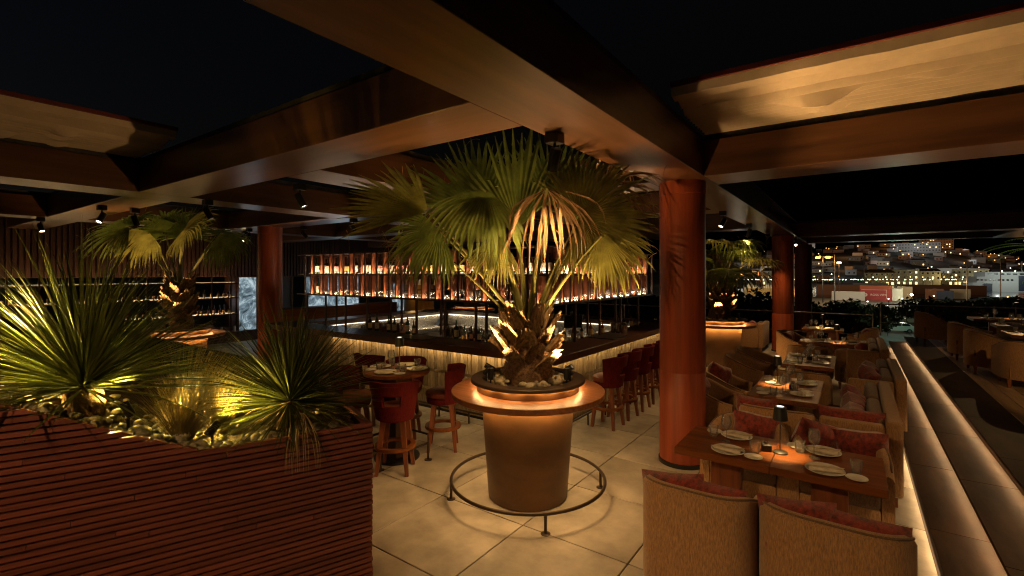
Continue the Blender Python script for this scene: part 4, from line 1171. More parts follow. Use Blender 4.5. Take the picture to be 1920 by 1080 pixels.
for k, (x, y, w, h) in enumerate(((-8.1, 6.5, 0.32, 0.30), (-7.7, 6.55, 0.30, 0.26), (-7.35, 6.5, 0.18, 0.34))):
    simple('wood_crate', ('left', 'middle', 'right narrow')[k] + ' orange wooden box on the bar work counter', 'box', MB().rbox(-w/2,w/2,-0.14,0.14,0.001,h,0.006,seg=1), M['redwood_h'], (x, y, 0.861), 0.1, 'orange wooden boxes on the bar', False)
MBt = MB().rbox(-0.3,0.3,-0.22,0.22,0.001,0.012,0.004,seg=1)
simple('bar_mat', 'black rubber bar mat on the near counter', 'mat', MBt, M['black'], (-5.9, 5.62, 1.121), 0, None, False)
simple('bar_mat', 'black rubber bar mat on the right counter', 'mat', MBt, M['black'], (-3.38, 7.55, 1.121), PI/2, None, False)
simple('drum_shade', 'large golden drum lampshade beyond the bar', 'lamp', MB().lathe([(0.52,0.0),(0.48,0.95),(0.47,0.95),(0.51,0.0)], 36), mat('gold_shade', (0.36,0.20,0.05), 0.8, var=0.1, scale=(2,2,40)), (-12.2, 11.6, 0.85))
point('drum_lamp', (-12.0, 11.1, 1.6), 4, (1.0,0.6,0.2), 0.1)
simple('sideboard', 'orange wooden sideboard below the marble screen', 'sideboard', MB().rbox(-0.3,0.3,-2.2,2.2,0.001,1.12,0.01,seg=1), M['redwood_v'], (-14.2, 9.9, 0), 0, None, False)
tb = thing('towel', 'crumpled grey cloth on the inner bar counter', 'cloth', (-9.5, 9.4, 1.13))
mb = MB(); mb.grid(lambda u, v: ((u-0.5)*0.5, (v-0.5)*0.35, 0.004+0.09*max(0, noise.noise(Vector((u*4, v*4, 1)))+0.4)*(1-abs(2*u-1)**3)*(1-abs(2*v-1)**3)), 16, 12)
mb.build('cloth', mat('grey_cloth', (0.25,0.22,0.2), 0.9), tb)
# back bar shelves in the niche at the left
nb = thing('back_shelf', 'dark back bar shelf crowded with bottles behind the left palm', 'shelf', (WX, 3.5, 0))
for z in (0.95, 1.45, 1.9):
    MB().box(0.25, 0.55, -2.4, 3.7, z-0.03, z).build('shelf', M['darkwood_v'], nb, False)
for k in range(12):
    MB().box(0.55, 0.58, -2.4+k*0.53, -2.36+k*0.53, 0.4, 2.1).build('upright', M['darkwood_v'], nb, False)
MB().box(0.2, 0.62, -2.4, 3.7, 0.3, 0.40).build('counter', M['darkwood_v'], nb, False)
for z, wt in ((0.96, 16), (1.46, 14), (1.91, 10)):
    strip('niche_led', (WX+0.28, 1.2, z), (WX+0.28, 7.1, z), (0.4, 0, 1), wt, (1.0,0.62,0.26), 0.015)
    MB().box(0.25, 0.26, -2.4, 3.7, z, z+0.012).build('led_line', M['ledim'], nb, False)
for z, n in ((0.951, 40), (1.451, 36)):
    for k in range(n):
        bottle(rb.randint(0, 4), (WX+0.38+rb.random()*0.1, 1.3+k*5.8/n+rb.uniform(-.03,.03), z), 'on the %s shelf of the back bar' % ('lower' if z < 1 else 'upper'), 0.85 if z < 1 else 0.75)
for k in range(6):
    simple('menu_stand', 'small folded menu card on the back bar counter', 'menu', MB().prism([(-0.05,-0.03),(0.05,-0.03),(0,0.03)], 0.0, 0.16), M['paper'], (WX+0.5, 5.2+k*0.38, 0.401), 0, 'menu cards on the back bar counter', False)
# ================================================================== PLANTS
stone_me = []
for k in range(5):
    bm = bmesh.new(); bmesh.ops.create_icosphere(bm, subdivisions=2, radius=1)
    for v in bm.verts:
        n_ = noise.noise(v.co*1.1 + Vector((k*7, 0, 0)))
        v.co *= 1 + 0.22*n_
        v.co.z *= 0.62; v.co.y *= 0.8
    me = bpy.data.meshes.new('pebble'); bm.to_mesh(me); bm.free()
    me.polygons.foreach_set('use_smooth', [True]*len(me.polygons)); me.materials.append(M['stone']); stone_me.append(me)
def pebble(x, y, z, s, where, rn):
    o = ob('pebble', rn.choice(stone_me), None, (x, y, z)); o.scale = (s, s, s)
    o.rotation_euler = (rn.uniform(-.25,.25), rn.uniform(-.25,.25), rn.uniform(0, 6.3))
    return tag(o, 'smooth river pebble ' + where, 'stone', 'river pebbles ' + where)

def fan_leaf(mb, hub, axis, normal, R, nseg=34, spread=rad(120), droop=0.5, split=0.5, cup=0.05, dry=0.0, rn=random):
    hub = Vector(hub); a = Vector(axis).normalized(); n = Vector(normal); n = (n - a*n.dot(a)).normalized(); s = a.cross(n)
    da = 2*spread/nseg
    T = [0.04, 0.18, 0.34, 0.5, 0.62, 0.74, 0.86, 1.0]
    for i in range(nseg):
        ang = -spread + da*(i+0.5)
        dr = (a*math.cos(ang) + s*math.sin(ang)); cr = (-a*math.sin(ang) + s*math.cos(ang))
        L = R*(0.72+0.28*math.cos(ang*0.55))*rn.uniform(0.88, 1.06)
        dd = droop*rn.uniform(0.5, 1.4); kink = rn.random() < 0.16 + dry*0.3
        kt = rn.uniform(0.5, 0.8)
        sp = split*rn.uniform(0.85, 1.1)
        wmax = 2*sp*L*math.tan(da/2)*1.04
        p = hub.copy(); d = (dr - n*cup).normalized(); prev = 0.0
        rows_ = []
        tw = rn.uniform(-0.5, 0.5)*(0.4+dry)
        for t in T:
            st = (t-prev)*L; prev = t
            g = dd*max(0, t-0.25)*1.1
            if kink and t > kt: g += 1.6
            g += dry*0.35*rn.random()
            d = (d + Vector((0,0,-1))*g*0.55 + n*cup*0.25).normalized()
            if dry: d = (d + cr*rn.uniform(-0.2,0.2)*dry + n*rn.uniform(-0.2,0.2)*dry).normalized()
            p = p + d*st
            if t <= sp: w = 2*t*L*math.tan(da/2)*1.04
            else: w = wmax*max(0.03, (1-(t-sp)/(1-sp)))**0.75
            if dry: w *= (1-0.35*dry)
            ta = tw*max(0, t-sp)*2
            c2 = (cr*math.cos(ta) + n*math.sin(ta))
            up = n
            rows_.append((p - c2*w/2, p + up*w*0.22, p + c2*w/2))
        o = len(mb.v)
        for rr in rows_: mb.v.extend([tuple(x) for x in rr])
        for j in range(len(rows_)-1):
            b = o+j*3
            mb.f += [(b, b+1, b+4, b+3), (b+1, b+2, b+5, b+4)]; mb.m += [mb.cur]*2
def palm(label, x, y, z, specs, seed, trunk_h=0.55, nboots=26, fil=30):
    """specs: list of (hub offset, axis, normal, R, droop, spread, kind)"""
    rn = random.Random(seed)
    t = thing('fan_palm', label, 'palm', (x, y, z), 0, 'potted fan palms')
    tr = MB()
    prof = [(0.23,-0.05),(0.24,0.05),(0.235,0.14),(0.20,0.26),(0.18,0.36),(0.15,0.5),(0.09,trunk_h),(0,trunk_h+0.05)]
    N = 30
    for j, (r_, zz) in enumerate(prof):
        for i in range(N):
            a = 2*PI*i/N; rr = r_*(1+0.10*noise.noise(Vector((math.cos(a)*2.5, math.sin(a)*2.5, zz*9+seed))))
            tr.v.append((rr*math.cos(a), rr*math.sin(a), zz))
    for j in range(len(prof)-1):
        for i in range(N):
            tr.f.append((j*N+i, j*N+(i+1) % N, (j+1)*N+(i+1) % N, (j+1)*N+i)); tr.m.append(0)
    # fibre threads
    for k in range(420):
        a = rn.uniform(0, 2*PI); zz = rn.uniform(0.0, trunk_h*0.9); r_ = 0.242 - 0.10*max(0, zz-0.12)/0.5
        p0 = Vector((r_*math.cos(a), r_*math.sin(a), zz)); out = Vector((math.cos(a), math.sin(a), 0)); tg = Vector((-math.sin(a), math.cos(a), 0))
        p1 = p0 + tg*rn.uniform(-.05,.05) + Vector((0,0,rn.uniform(-.02,.06))) + out*rn.uniform(0.004,0.03)
        w = Vector((0,0,0.0022))
        tr.add([p0-w, p1-w*0.4, p1+w*0.4, p0+w], [(0,1,2,3)])
    tr.build('trunk', M['fibre'], t)
    # old leaf bases
    for k in range(nboots):
        zz = 0.19 + (trunk_h-0.16)*(k/nboots)**0.9
        a = k*2.4 + rn.uniform(-.2,.2)
        r_ = 0.205 - 0.10*max(0, zz-0.16)/trunk_h
        L = rn.uniform(0.18, 0.31)*(0.5 if zz < 0.14 else 1.0); lean = 1.15 - 0.65*zz/trunk_h + rn.uniform(-.15,.2)
        out = Vector((math.cos(a), math.sin(a), 0)); tg = Vector((-math.sin(a), math.cos(a), 0))
        mb = MB(); d = (out*lean + Vector((0,0,1))).normalized(); p = out*r_ + Vector((0,0,zz))
        w0 = rn.uniform(0.08, 0.12); curl = rn.uniform(-0.5, 0.7)
        rows_ = []
        nn = (d.cross(tg)).normalized()
        NC = 8; ends = [rn.uniform(0.72, 1.12) for _ in range(NC+1)]
        for j in range(6):
            f = j/5
            w = w0*(1-0.30*f)
            row_ = []
            for i in range(NC+1):
                s_ = 2*i/NC-1
                ext = (ends[i]-1)*L*f**3
                rid = (0.006 if i % 2 else -0.004)*(0.4+f)
                row_.append(p + tg*s_*w + nn*(-0.35*w*s_*s_ + rid + 0.012*noise.noise(Vector((s_*3+k, f*3, seed)))) + d*ext)
            rows_.append(row_)
            d = (d + out*0.13*curl*f + Vector((0,0,-0.06*f)) + tg*rn.uniform(-.08,.08)).normalized(); p = p + d*L/5
        for rr in rows_: mb.v.extend([tuple(q) for q in rr])
        for j in range(5):
            for i in range(NC):
                if j == 4 and rn.random() < 0.25: continue
                b = j*(NC+1)+i; mb.f.append((b, b+1, b+NC+2, b+NC+1)); mb.m.append(0)
        o = len(mb.v)
        mb.v.extend([tuple(Vector(q) - out*0.012 - Vector((0,0,0.004))) for q in mb.v[:o]])
        mb.f += [tuple(reversed([i+o for i in q])) for q in mb.f[:]]; mb.m = [0]*len(mb.f)
        mb.build('leaf_base', M['boot'], t, True, 70)
    for (hub, ax, nm, R, droop, spread, kind) in specs:
        hub = Vector(hub)
        st = Vector((hub.x*0.06, hub.y*0.06, trunk_h-0.10))
        mid = st.lerp(hub, 0.5) + Vector((0, 0, 0.06*(hub-st).length)) - Vector((hub.x, hub.y, 0))*0.06
        pts = []
        for j in range(9):
            f = j/8; pts.append(st*(1-f)**2 + mid*2*f*(1-f) + hub*f*f)
        pm = MB(); pm.tube(pts, [(0.046-0.026*min(1, f/8*1.1))*(1.0 if hub.dot(FW) < 0.02 else 0.6) for f in range(9)], 7, flat=0.55)
        pet = pm.build('petiole', M['petiole'], t)
        mb = MB()
        if kind == 'dry':
            fan_leaf(mb, hub, ax, nm, R, max(14, int(spread*2/6)), rad(spread), droop, 0.5, 0.05, 0.8, rn); mt = M['dry']
        else:
            fan_leaf(mb, hub, ax, nm, R, max(15, int(spread*2/5.2)), rad(spread), droop, 0.66, 0.06, 0.0, rn); mt = M['leaf'] if kind == 'g' else M['leaf2']
        lf = mb.build('leaf', mt, t, False)
        if kind == 'dry': lf['label'] = 'dry brown curled fan leaf'
        # threads hanging from leaf edges
        fm = MB()
        for k in range(max(4, fil//5)):
            ang = rn.uniform(-1,1)*rad(spread); a_ = Vector(ax).normalized(); n_ = Vector(nm).normalized(); s_ = a_.cross(n_).normalized()
            p0 = hub + (a_*math.cos(ang)+s_*math.sin(ang))*R*rn.uniform(0.55, 0.95)
            d = Vector((rn.uniform(-1,1), rn.uniform(-1,1), rn.uniform(-0.4,0.6))).normalized(); pts = [p0]
            for j in range(6):
                d = (d + Vector((0,0,-0.35))).normalized(); pts.append(pts[-1]+d*0.045)
            fm.tube(pts, [0.0032,0.003,0.0026,0.002,0.0016,0.0012,0.0008], 3)
        fo = fm.build('leaf_threads', M['dry'], lf, False); fo['kind'] = 'stuff'
    return t
def cs(dx, dy, dz):       # offset given as right / away / up seen from the terrace corner
    q = RT*dx + FW*dy; return (q.x, q.y, dz)
def gen_specs(seed, n, rise=0.9, R=0.75, droop=0.9, dryn=2):
    rn = random.Random(seed); out = []
    for k in range(n):
        az = k*2.4+rn.uniform(-.2,.2); el = rad(rn.uniform(15, 75)); L = rn.uniform(0.75, 1.05)*rise
        h = Vector((math.cos(az)*math.cos(el), math.sin(az)*math.cos(el), math.sin(el)))
        hub = h*L + Vector((0,0,0.80))
        ax = (Vector((h.x, h.y, 0)).normalized()*rn.uniform(0.7,1.1) + Vector((0,0,h.z*0.8-0.55))).normalized()
        nm = Vector((-h.x*h.z, -h.y*h.z, 1.0))
        out.append((hub, ax, nm, R*rn.uniform(0.85,1.1), droop*rn.uniform(0.7,1.3), rn.uniform(95,125), 'dry' if k < dryn else rn.choice(['g','g','o'])))
    return out
def planter_table(label, x, y, ltb=1.0):
    t = thing('planter_table', label, 'planter', (x, y, 0), 0, 'round planter tables with potted palms')
    MB().lathe([(0,0.002),(0.385,0.002),(0.392,0.012),(0.462,0.985),(0.0,0.985)], 64).build('pot', M['bronze'], t)
    MB().lathe([(0.40,0.99),(0.745,0.99),(0.758,1.0),(0.76,1.045),(0.755,1.05),(0.40,1.05)], 80).build('ring_top', M['pot_wood'], t)
    MB().lathe([(0.500,1.051),(0.508,1.053),(0.508,1.128),(0.42,1.128)], 64).build('upper_pot', M['bronze'], t)
    MB().lathe([(0.43,1.13),(0.560,1.13),(0.568,1.136),(0.568,1.158),(0.56,1.165),(0.45,1.165),(0.44,1.10)], 72).build('rim', M['potdark'], t)
    MB().lathe([(0,1.12),(0.44,1.12)], 40).build('soil', M['soil'], t)
    MB().lathe([(0.535,1.128),(0.548,1.128)], 64).build('led_line', M['led'], t)
    fr = MB().tube([(0.76*math.cos(a*2*PI/56), 0.76*math.sin(a*2*PI/56), 0.17) for a in range(56)], 0.016, 10, True).build('foot_rail', M['iron'], t)
    for k in range(4):
        a = -HEAD + PI/2 + rad(26) + k*PI/2 + 0.95
        p = Vector((0.76*math.cos(a), 0.76*math.sin(a), 0))
        MB().cyl(p+Vector((0,0,0.005)), p+Vector((0,0,0.16)), 0.0135, 10).build('rail_post', M['iron'], t)
        MB().lathe([(0,0.001),(0.042,0.001),(0.042,0.006),(0.03,0.010),(0,0.010)], 20, TX(p.x,p.y,0)).build('post_foot', M['iron'], t)
    # lights: LED ring under the rim, LED ring under the table
    def ring(n, r_, z, d, w, out=None):
        for k in range(n):
            a0 = 2*PI*k/n; a1 = 2*PI*(k+1)/n
            p0 = Vector((x+r_*math.cos(a0), y+r_*math.sin(a0), z)); p1 = Vector((x+r_*math.cos(a1), y+r_*math.sin(a1), z))
            o_ = Vector((math.cos((a0+a1)/2), math.sin((a0+a1)/2), 0))
            strip('ring_led', p0, p1, o_*d[0] + Vector((0,0,d[1])), w/n, (1.0,0.56,0.20), 0.012)
    ring(10, 0.535, 1.124, (0.25,-1), 4.5*ltb)
    MB().lathe([(0.515,0.988),(0.55,0.988)], 64).build('led_line', M['led'], t)
    ring(10, 0.535, 0.982, (0.06,-1), 18*ltb)
    return t
PX, PY = -2.65, 3.99
planter_table('large brown pot with a glowing round wood table ring in the centre', PX, PY)
rn = random.Random(21)
for k in range(72):
    a = rn.uniform(0, 2*PI); r_ = math.sqrt(rn.uniform(0.26**2, 0.42**2)); s = rn.uniform(0.026, 0.058)
    pebble(PX+r_*math.cos(a), PY+r_*math.sin(a), 1.128+s*0.35+rn.choice((0,0,0.02)), s, 'in the pot of the central palm', rn)
def uplight(label, x, y, z, target, watts, angle=85, col=WARM, big=1.0, blend=0.6):
    t = thing('ground_spotlight', label, 'spotlight', (x, y, z), 0, 'small black spike spotlights among the stones')
    d = (Vector(target) - Vector((x, y, z+0.07))).normalized()
    rot = d.to_track_quat('-Z', 'Y').to_matrix().to_4x4()
    Mx = Matrix.Translation((0,0,0.075)) @ rot
    MB().cyl((0,0,-0.05),(0,0,0.05),0.008,8).build('spike', M['black'], t)
    MB().lathe([(0,0.045*big),(0.024*big,0.045*big),(0.028*big,0.03*big),(0.028*big,-0.06*big),(0.024*big,-0.06*big),(0.023*big,-0.02*big)], 18, Mx).build('body', M['black'], t)
    MB().lathe([(0.0225*big,-0.024*big),(0,-0.024*big)], 18, Mx).build('lens', M['lens'], t)
    p = Vector((x, y, z+0.075)) + d*0.066*big
    spot('spike_lamp', p, target, watts, angle, blend, col, 0.02, t)
    return t
q = cs(-0.36, -0.24, 0)
uplight('black uplight at the left in the central pot', PX+q[0], PY+q[1], 1.16, (PX+q[0]*0.8, PY+q[1]*0.8, 3.2), 135, 100, WARM, 1.0, 0.9)
q = cs(0.36, -0.24, 0)
uplight('black uplight at the right in the central pot', PX+q[0], PY+q[1], 1.16, (PX+q[0]*0.9, PY+q[1]*0.8, 3.2), 150, 115, WARM, 1.0, 0.9)
q = cs(0.40, 0.02, 0)
uplight('black uplight in the central pot tilted towards the right canvas', PX+q[0], PY+q[1], 1.16, (1.3, 4.72, 3.78), 400, 50, WARM, 1.0, 0.5)
q = cs(-0.38, 0.10, 0)
uplight('extra uplight added in the central pot to light the left canvas', PX+q[0], PY+q[1], 1.16, (-7.0, 1.35, 3.85), 90, 34, WARM, 1.0, 0.5)  # extra lamp added to brighten the left canvas
q = cs(0.0, 0.38, 0)
uplight('black uplight hidden behind the trunk of the central palm', PX+q[0], PY+q[1], 1.16, (PX+q[0]*1.3, PY+q[1]*1.3, 3.2), 110, 95, WARM, 1.0, 0.9)
q = cs(0.41, -0.10, 0)
uplight('small uplight in the central pot grazing the trunk from the right', PX+q[0], PY+q[1], 1.16, (PX, PY, 1.75), 7, 70, WARM, 0.8, 0.9)
q = cs(-0.41, -0.08, 0)
uplight('small uplight in the central pot grazing the trunk from the left', PX+q[0], PY+q[1], 1.16, (PX, PY, 1.75), 9, 70, WARM, 0.8, 0.9)
specs = [
    (cs(-0.98,-0.10,1.66), cs(-1,0.1,0.42), cs(0.35,-0.75,0.6), 0.88, 0.12, 55, 'o'),
    (cs(-0.10,0.00,1.50), cs(-0.05,0.05,1), cs(0,-1,0.1), 1.05, 0.05, 50, 'g'),
    (cs(0.50,-0.12,1.60), cs(0.9,-0.1,0.25), cs(-0.1,-1,0.15), 0.76, 0.22, 125, 'o'),
    (cs(-0.40,-0.30,1.84), cs(-0.15,-0.4,-0.6), cs(0.1,-0.8,0.4), 0.80, 0.7, 62, 'g'),
    (cs(-0.85,-0.20,1.46), cs(-0.6,-0.3,-0.3), cs(0.1,-0.75,0.5), 0.62, 0.8, 85, 'g'),
    (cs(0.16,-0.36,1.84), cs(0.05,-0.4,-0.3), cs(0,-0.9,0.3), 0.88, 1.2, 70, 'dry'),
    (cs(0.76,-0.05,1.95), cs(0.9,0.0,0.45), cs(-0.2,-0.8,0.5), 0.72, 0.7, 70, 'dry'),
    (cs(-0.50,0.30,1.72), cs(-0.45,0.3,1), cs(0.1,-1,0.2), 0.90, 0.08, 62, 'g'),
    (cs(0.26,0.30,1.75), cs(0.15,0.3,1), cs(0,-1,0.2), 0.88, 0.08, 60, 'g'),
    (cs(0.70,-0.22,1.42), cs(0.5,-0.2,-0.6), cs(0.2,-0.8,0.5), 0.62, 0.7, 72, 'o'),
    (cs(-1.10,0.05,1.42), cs(-0.7,0,-0.4), cs(0.1,-0.7,0.6), 0.66, 0.9, 70, 'dry'),
    (cs(-0.45,0.65,1.60), cs(-0.5,0.8,0.5), cs(0,-0.6,0.8), 0.75, 0.5, 95, 'g'),
    (cs(0.70,0.50,1.60), cs(0.8,0.6,0.4), cs(0,-0.6,0.8), 0.75, 0.5, 95, 'g'),
    (cs(-0.28,-0.30,1.40), cs(-0.2,-0.3,-0.9), cs(0,-0.9,0.2), 0.50, 0.6, 50, 'o'),
]
palm('big fan palm with green and dried leaves in the central glowing pot', PX, PY, 1.14, specs, 5, 0.58, 30)
# far planter palm
P2 = (-2.50, 11.75)
planter_table('far lit pot with a round table ring beyond the near column', P2[0], P2[1], 1.5)
palm('fan palm with hanging leaves in the far lit pot', P2[0], P2[1], 1.14, gen_specs(4, 15, 1.0, 0.8, 1.2, 2), 14, 0.85, 40)
for k in range(26):
    a = rn.uniform(0, 2*PI); r_ = math.sqrt(rn.uniform(0.26**2, 0.42**2)); s = rn.uniform(0.03, 0.05)
    pebble(P2[0]+r_*math.cos(a), P2[1]+r_*math.sin(a), 1.14+s*0.3, s, 'in the far lit pot', rn)
q = cs(0.30, -0.25, 0)
uplight('uplight in the far pot on the right', P2[0]+q[0], P2[1]+q[1], 1.16, (P2[0]+q[0]*1.4, P2[1]+q[1]*1.4, 3.2), 80, 75, WARM, 1.0, 0.9)
q = cs(-0.2, -0.32, 0)
uplight('uplight in the far pot on the left', P2[0]+q[0], P2[1]+q[1], 1.16, (P2[0]+q[0]*1.3, P2[1]+q[1]*1.3, 3.2), 70, 75, WARM, 1.0, 0.9)
# palm behind the left planter
P3 = (-10.45, 3.75)
planter_table('pot with a round table ring hidden behind the spiky plants', P3[0], P3[1])
sp3 = [(cs(-0.78,-0.2,1.92), cs(-0.9,-0.1,-0.1), cs(0,-0.6,0.8), 1.0, 0.7, 110, 'g'),
       (cs(0.88,-0.1,1.82), cs(0.25,-0.2,-0.7), cs(-0.1,-0.8,0.4), 0.80, 0.8, 60, 'g'),
       (cs(-0.05,0.2,1.75), cs(0,0.2,0.7), cs(0,-1,0.1), 0.70, 0.3, 95, 'g'),
       (cs(0.2,-0.2,1.85), cs(0.6,-0.3,0.2), cs(0,-0.7,0.6), 0.80, 0.7, 105, 'o'),
       (cs(-0.35,0.1,1.85), cs(-0.7,0.1,0.3), cs(0,-0.7,0.6), 0.85, 0.6, 90, 'g'),
       (cs(-0.35,-0.3,1.80), cs(-0.4,-0.5,-0.5), cs(0,-0.8,0.5), 0.80, 0.8, 80, 'o'),
       (cs(0.45,0.4,1.80), cs(0.6,0.6,0.2), cs(0,-0.6,0.8), 0.75, 0.7, 105, 'g')]
palm('fan palm with thick pale stalks behind the spiky plants at the left', P3[0], P3[1], 1.14, sp3, 31, 0.85, 26)
uplight('uplight at the foot of the left palm', P3[0]+0.30, P3[1]-0.3, 1.16, (P3[0]+0.5, P3[1]-0.5, 3.2), 150, 80, WARM, 1.0, 0.9)
uplight('second uplight at the foot of the left palm', P3[0]-0.25, P3[1]-0.36, 1.16, (P3[0]-0.5, P3[1]-0.7, 3.2), 150, 80, WARM, 1.0, 0.9)
P4 = (-10.2, 10.9)
# pot seen through the bar
planter_table('lit pot with a round table ring seen through the bottle rack', P4[0]+0.1, 11.9)
palm('fan palm half hidden behind the bottle rack', P4[0]+0.1, 11.9, 1.14, gen_specs(9, 9, 0.9, 0.7, 1.0, 1), 44, 0.5, 20)

# ---- slatted planter at the left
A = Vector((-2.62, 2.06, 0)); U = Vector((-0.372, -0.928, 0)); V = Vector((-U.y, U.x, 0))*-1.0
# U runs along the face towards the left, V points to the back of the planter
if V.dot(FW) < 0: V = -V
ZP = 1.20; KINK = 0.945; SL = 0.477
def top(u): return ZP + max(0, u-KINK)*SL
pl = thing('slatted_planter', 'large planter clad in dark red horizontal wood slats at the bottom left', 'planter', (A.x, A.y, 0))
def P_(u, v, z): 
    q = U*u + V*v; return (q.x, q.y, z)
UL = 3.0; BACK = 2.3
core = MB()
nu = 24
for i in range(nu):
    u0 = UL*i/nu; u1 = UL*(i+1)/nu
    vs = [P_(u0,0.035,0), P_(u1,0.035,0), P_(u1,0.06,0), P_(u0,0.06,0), P_(u0,0.035,top(u0)-0.03), P_(u1,0.035,top(u1)-0.03), P_(u1,0.06,top(u1)-0.03), P_(u0,0.06,top(u0)-0.03)]
    core.add(vs, [(0,1,5,4),(2,3,7,6),(4,5,6,7)])
core.add([P_(0.035,0.035,0),P_(0.035,BACK,0),P_(0.035,BACK,ZP-0.03),P_(0.035,0.035,ZP-0.03)], [(0,1,2,3)])
core.add([P_(0.035,BACK,0),P_(UL,BACK,0),P_(UL,BACK,top(UL)),P_(0.035,BACK,ZP-0.03)], [(0,1,2,3)])
core.build('core', M['black'], pl, False)
rs = random.Random(77); PITCH = 0.0345; SH = 0.0235
def slat_run(z, u_end, side):
    u = -rs.uniform(0, 0.9)
    first = True
    while u < u_end:
        L = rs.uniform(0.9, 1.9); a = max(u, 0.0) + (0.0015 if u > 0 else -0.004 - rs.uniform(0, 0.006)); b = min(u+L, u_end) - 0.0015
        u += L
        if b - a < 0.03: continue
        pr = rs.uniform(-0.0015, 0.0015)
        # end cut follows the sloping rim
        vs = []
        for (vv) in (pr, 0.034):
            for zz in (z, z+SH):
                for uu in (a, b):
                    u2 = uu
                    if side == 0 and zz > ZP and uu < KINK + (zz-ZP)/SL: u2 = min(b+0.001, KINK + (zz-ZP)/SL)
                    vs.append(P_(u2, vv, zz) if side == 0 else P_(vv, uu, zz))
        MB().add(vs, [(0,1,3,2),(4,6,7,5),(0,4,5,1),(2,3,7,6),(0,2,6,4),(1,5,7,3)]).build('slat', M['slat'], pl, False)
nrow = 0
z = ZP - 0.0005 - SH
while z > 0.01:
    slat_run(z, UL, 0)
    z -= PITCH
z = ZP - 0.0005 - SH + PITCH
while z < top(UL):
    u0 = KINK + (z-ZP)/SL if z > ZP else KINK
    # slats above the level rim start at the slope
    a = u0
    while a < UL:
        b = min(UL, a + rs.uniform(0.5, 1.3))
        vs = []
        for vv in (rs.uniform(-.0015,.0015), 0.034):
            for zz in (z, z+SH):
                for uu in (a, b):
                    u2 = uu
                    if uu == u0: u2 = u0 + (zz-z)/SL
                    vs.append(P_(min(u2, b), vv, zz))
        MB().add(vs, [(0,1,3,2),(4,6,7,5),(0,4,5,1),(2,3,7,6),(0,2,6,4),(1,5,7,3)]).build('slat', M['slat'], pl, False)
        a = b + 0.002
    z += PITCH
z = ZP - 0.0005 - SH
while z > 0.01:                       # end face, seen edge on
    for (a, b) in ((0.036, 0.9), (0.902, BACK)):
        vs = []
        for uu in (0.0, 0.034):
            for zz in (z, z+SH):
                for vv in (a, b): vs.append(P_(uu, vv, zz))
        MB().add(vs, [(0,1,3,2),(4,6,7,5),(0,4,5,1),(2,3,7,6),(0,2,6,4),(1,5,7,3)]).build('slat', M['slat'], pl, False)
    z -= PITCH
# rim trim and soil
def soil_z(u, v):
    return top(u) - 0.045 + 0.05*max(0, v-0.3)*0.6 + 0.02*noise.noise(Vector((u*4, v*4, 2)))
sg = MB(); sg.grid(lambda a, b: P_(0.04+a*(UL-0.04), 0.06+b*(BACK-0.06), soil_z(a*UL, b*BACK)), 60, 46)
so = sg.build('soil', M['soil'], pl)
rn = random.Random(4)
for k in range(205):
    u = rn.uniform(0.08, 2.0); v = 0.10 + abs(rn.gauss(0, 0.22)) if rn.random() < 0.8 else rn.uniform(0.1, 1.4)
    if v > 1.6: continue
    s = rn.choice((rn.uniform(0.018, 0.034), rn.uniform(0.03, 0.055), rn.uniform(0.02,0.04)))
    q = P_(u, v, 0)
    pebble(A.x+q[0], A.y+q[1], soil_z(u, v)+s*0.3, s, 'in the slatted planter', rn)
def wp(u, v): 
    q = A + U*u + V*v; return q.x, q.y, soil_z(u, v)
# yuccas
def strip_leaf(L, w, bend, seed, fold=0.35):
    mb = MB(); r_ = random.Random(seed)
    n_ = 8; p = Vector((0,0,0)); d = Vector((1,0,0))
    kink = r_.random() < 0.06
    for j in range(n_+1):
        f = j/n_
        ww = w*(0.75+0.6*f*(1-f)*2)*(1 if f < 0.55 else max(0.06, 1-((f-0.55)/0.45)**1.6))
        mb.v += [(p.x, -ww/2, p.z), (p.x, 0, p.z - ww*fold*0.5), (p.x, ww/2, p.z)]
        d = (d + Vector((0,0,-bend*f*0.35 - (0.5 if kink and 0.55 < f < 0.7 else 0)))).normalized(); p = p + d*L/n_
    for j in range(n_):
        b = j*3; mb.f += [(b,b+1,b+4,b+3),(b+1,b+2,b+5,b+4)]; mb.m += [0,0]
    return mb
YLM = [strip_leaf(0.66*random.Random(k).uniform(0.88,1.08), 0.0108, [0.02,0.08,0.16,0.28,0.05,0.12,0.4,0.2][k], k+3) for k in range(8)]
YL = [q.mesh('leaf', M['yucca'], True, 60) for q in YLM]
YD = [strip_leaf(0.55, 0.009, 1.1+0.3*k, 40+k).mesh('dry_leaf', M['yuccadry'], True, 60) for k in range(3)]
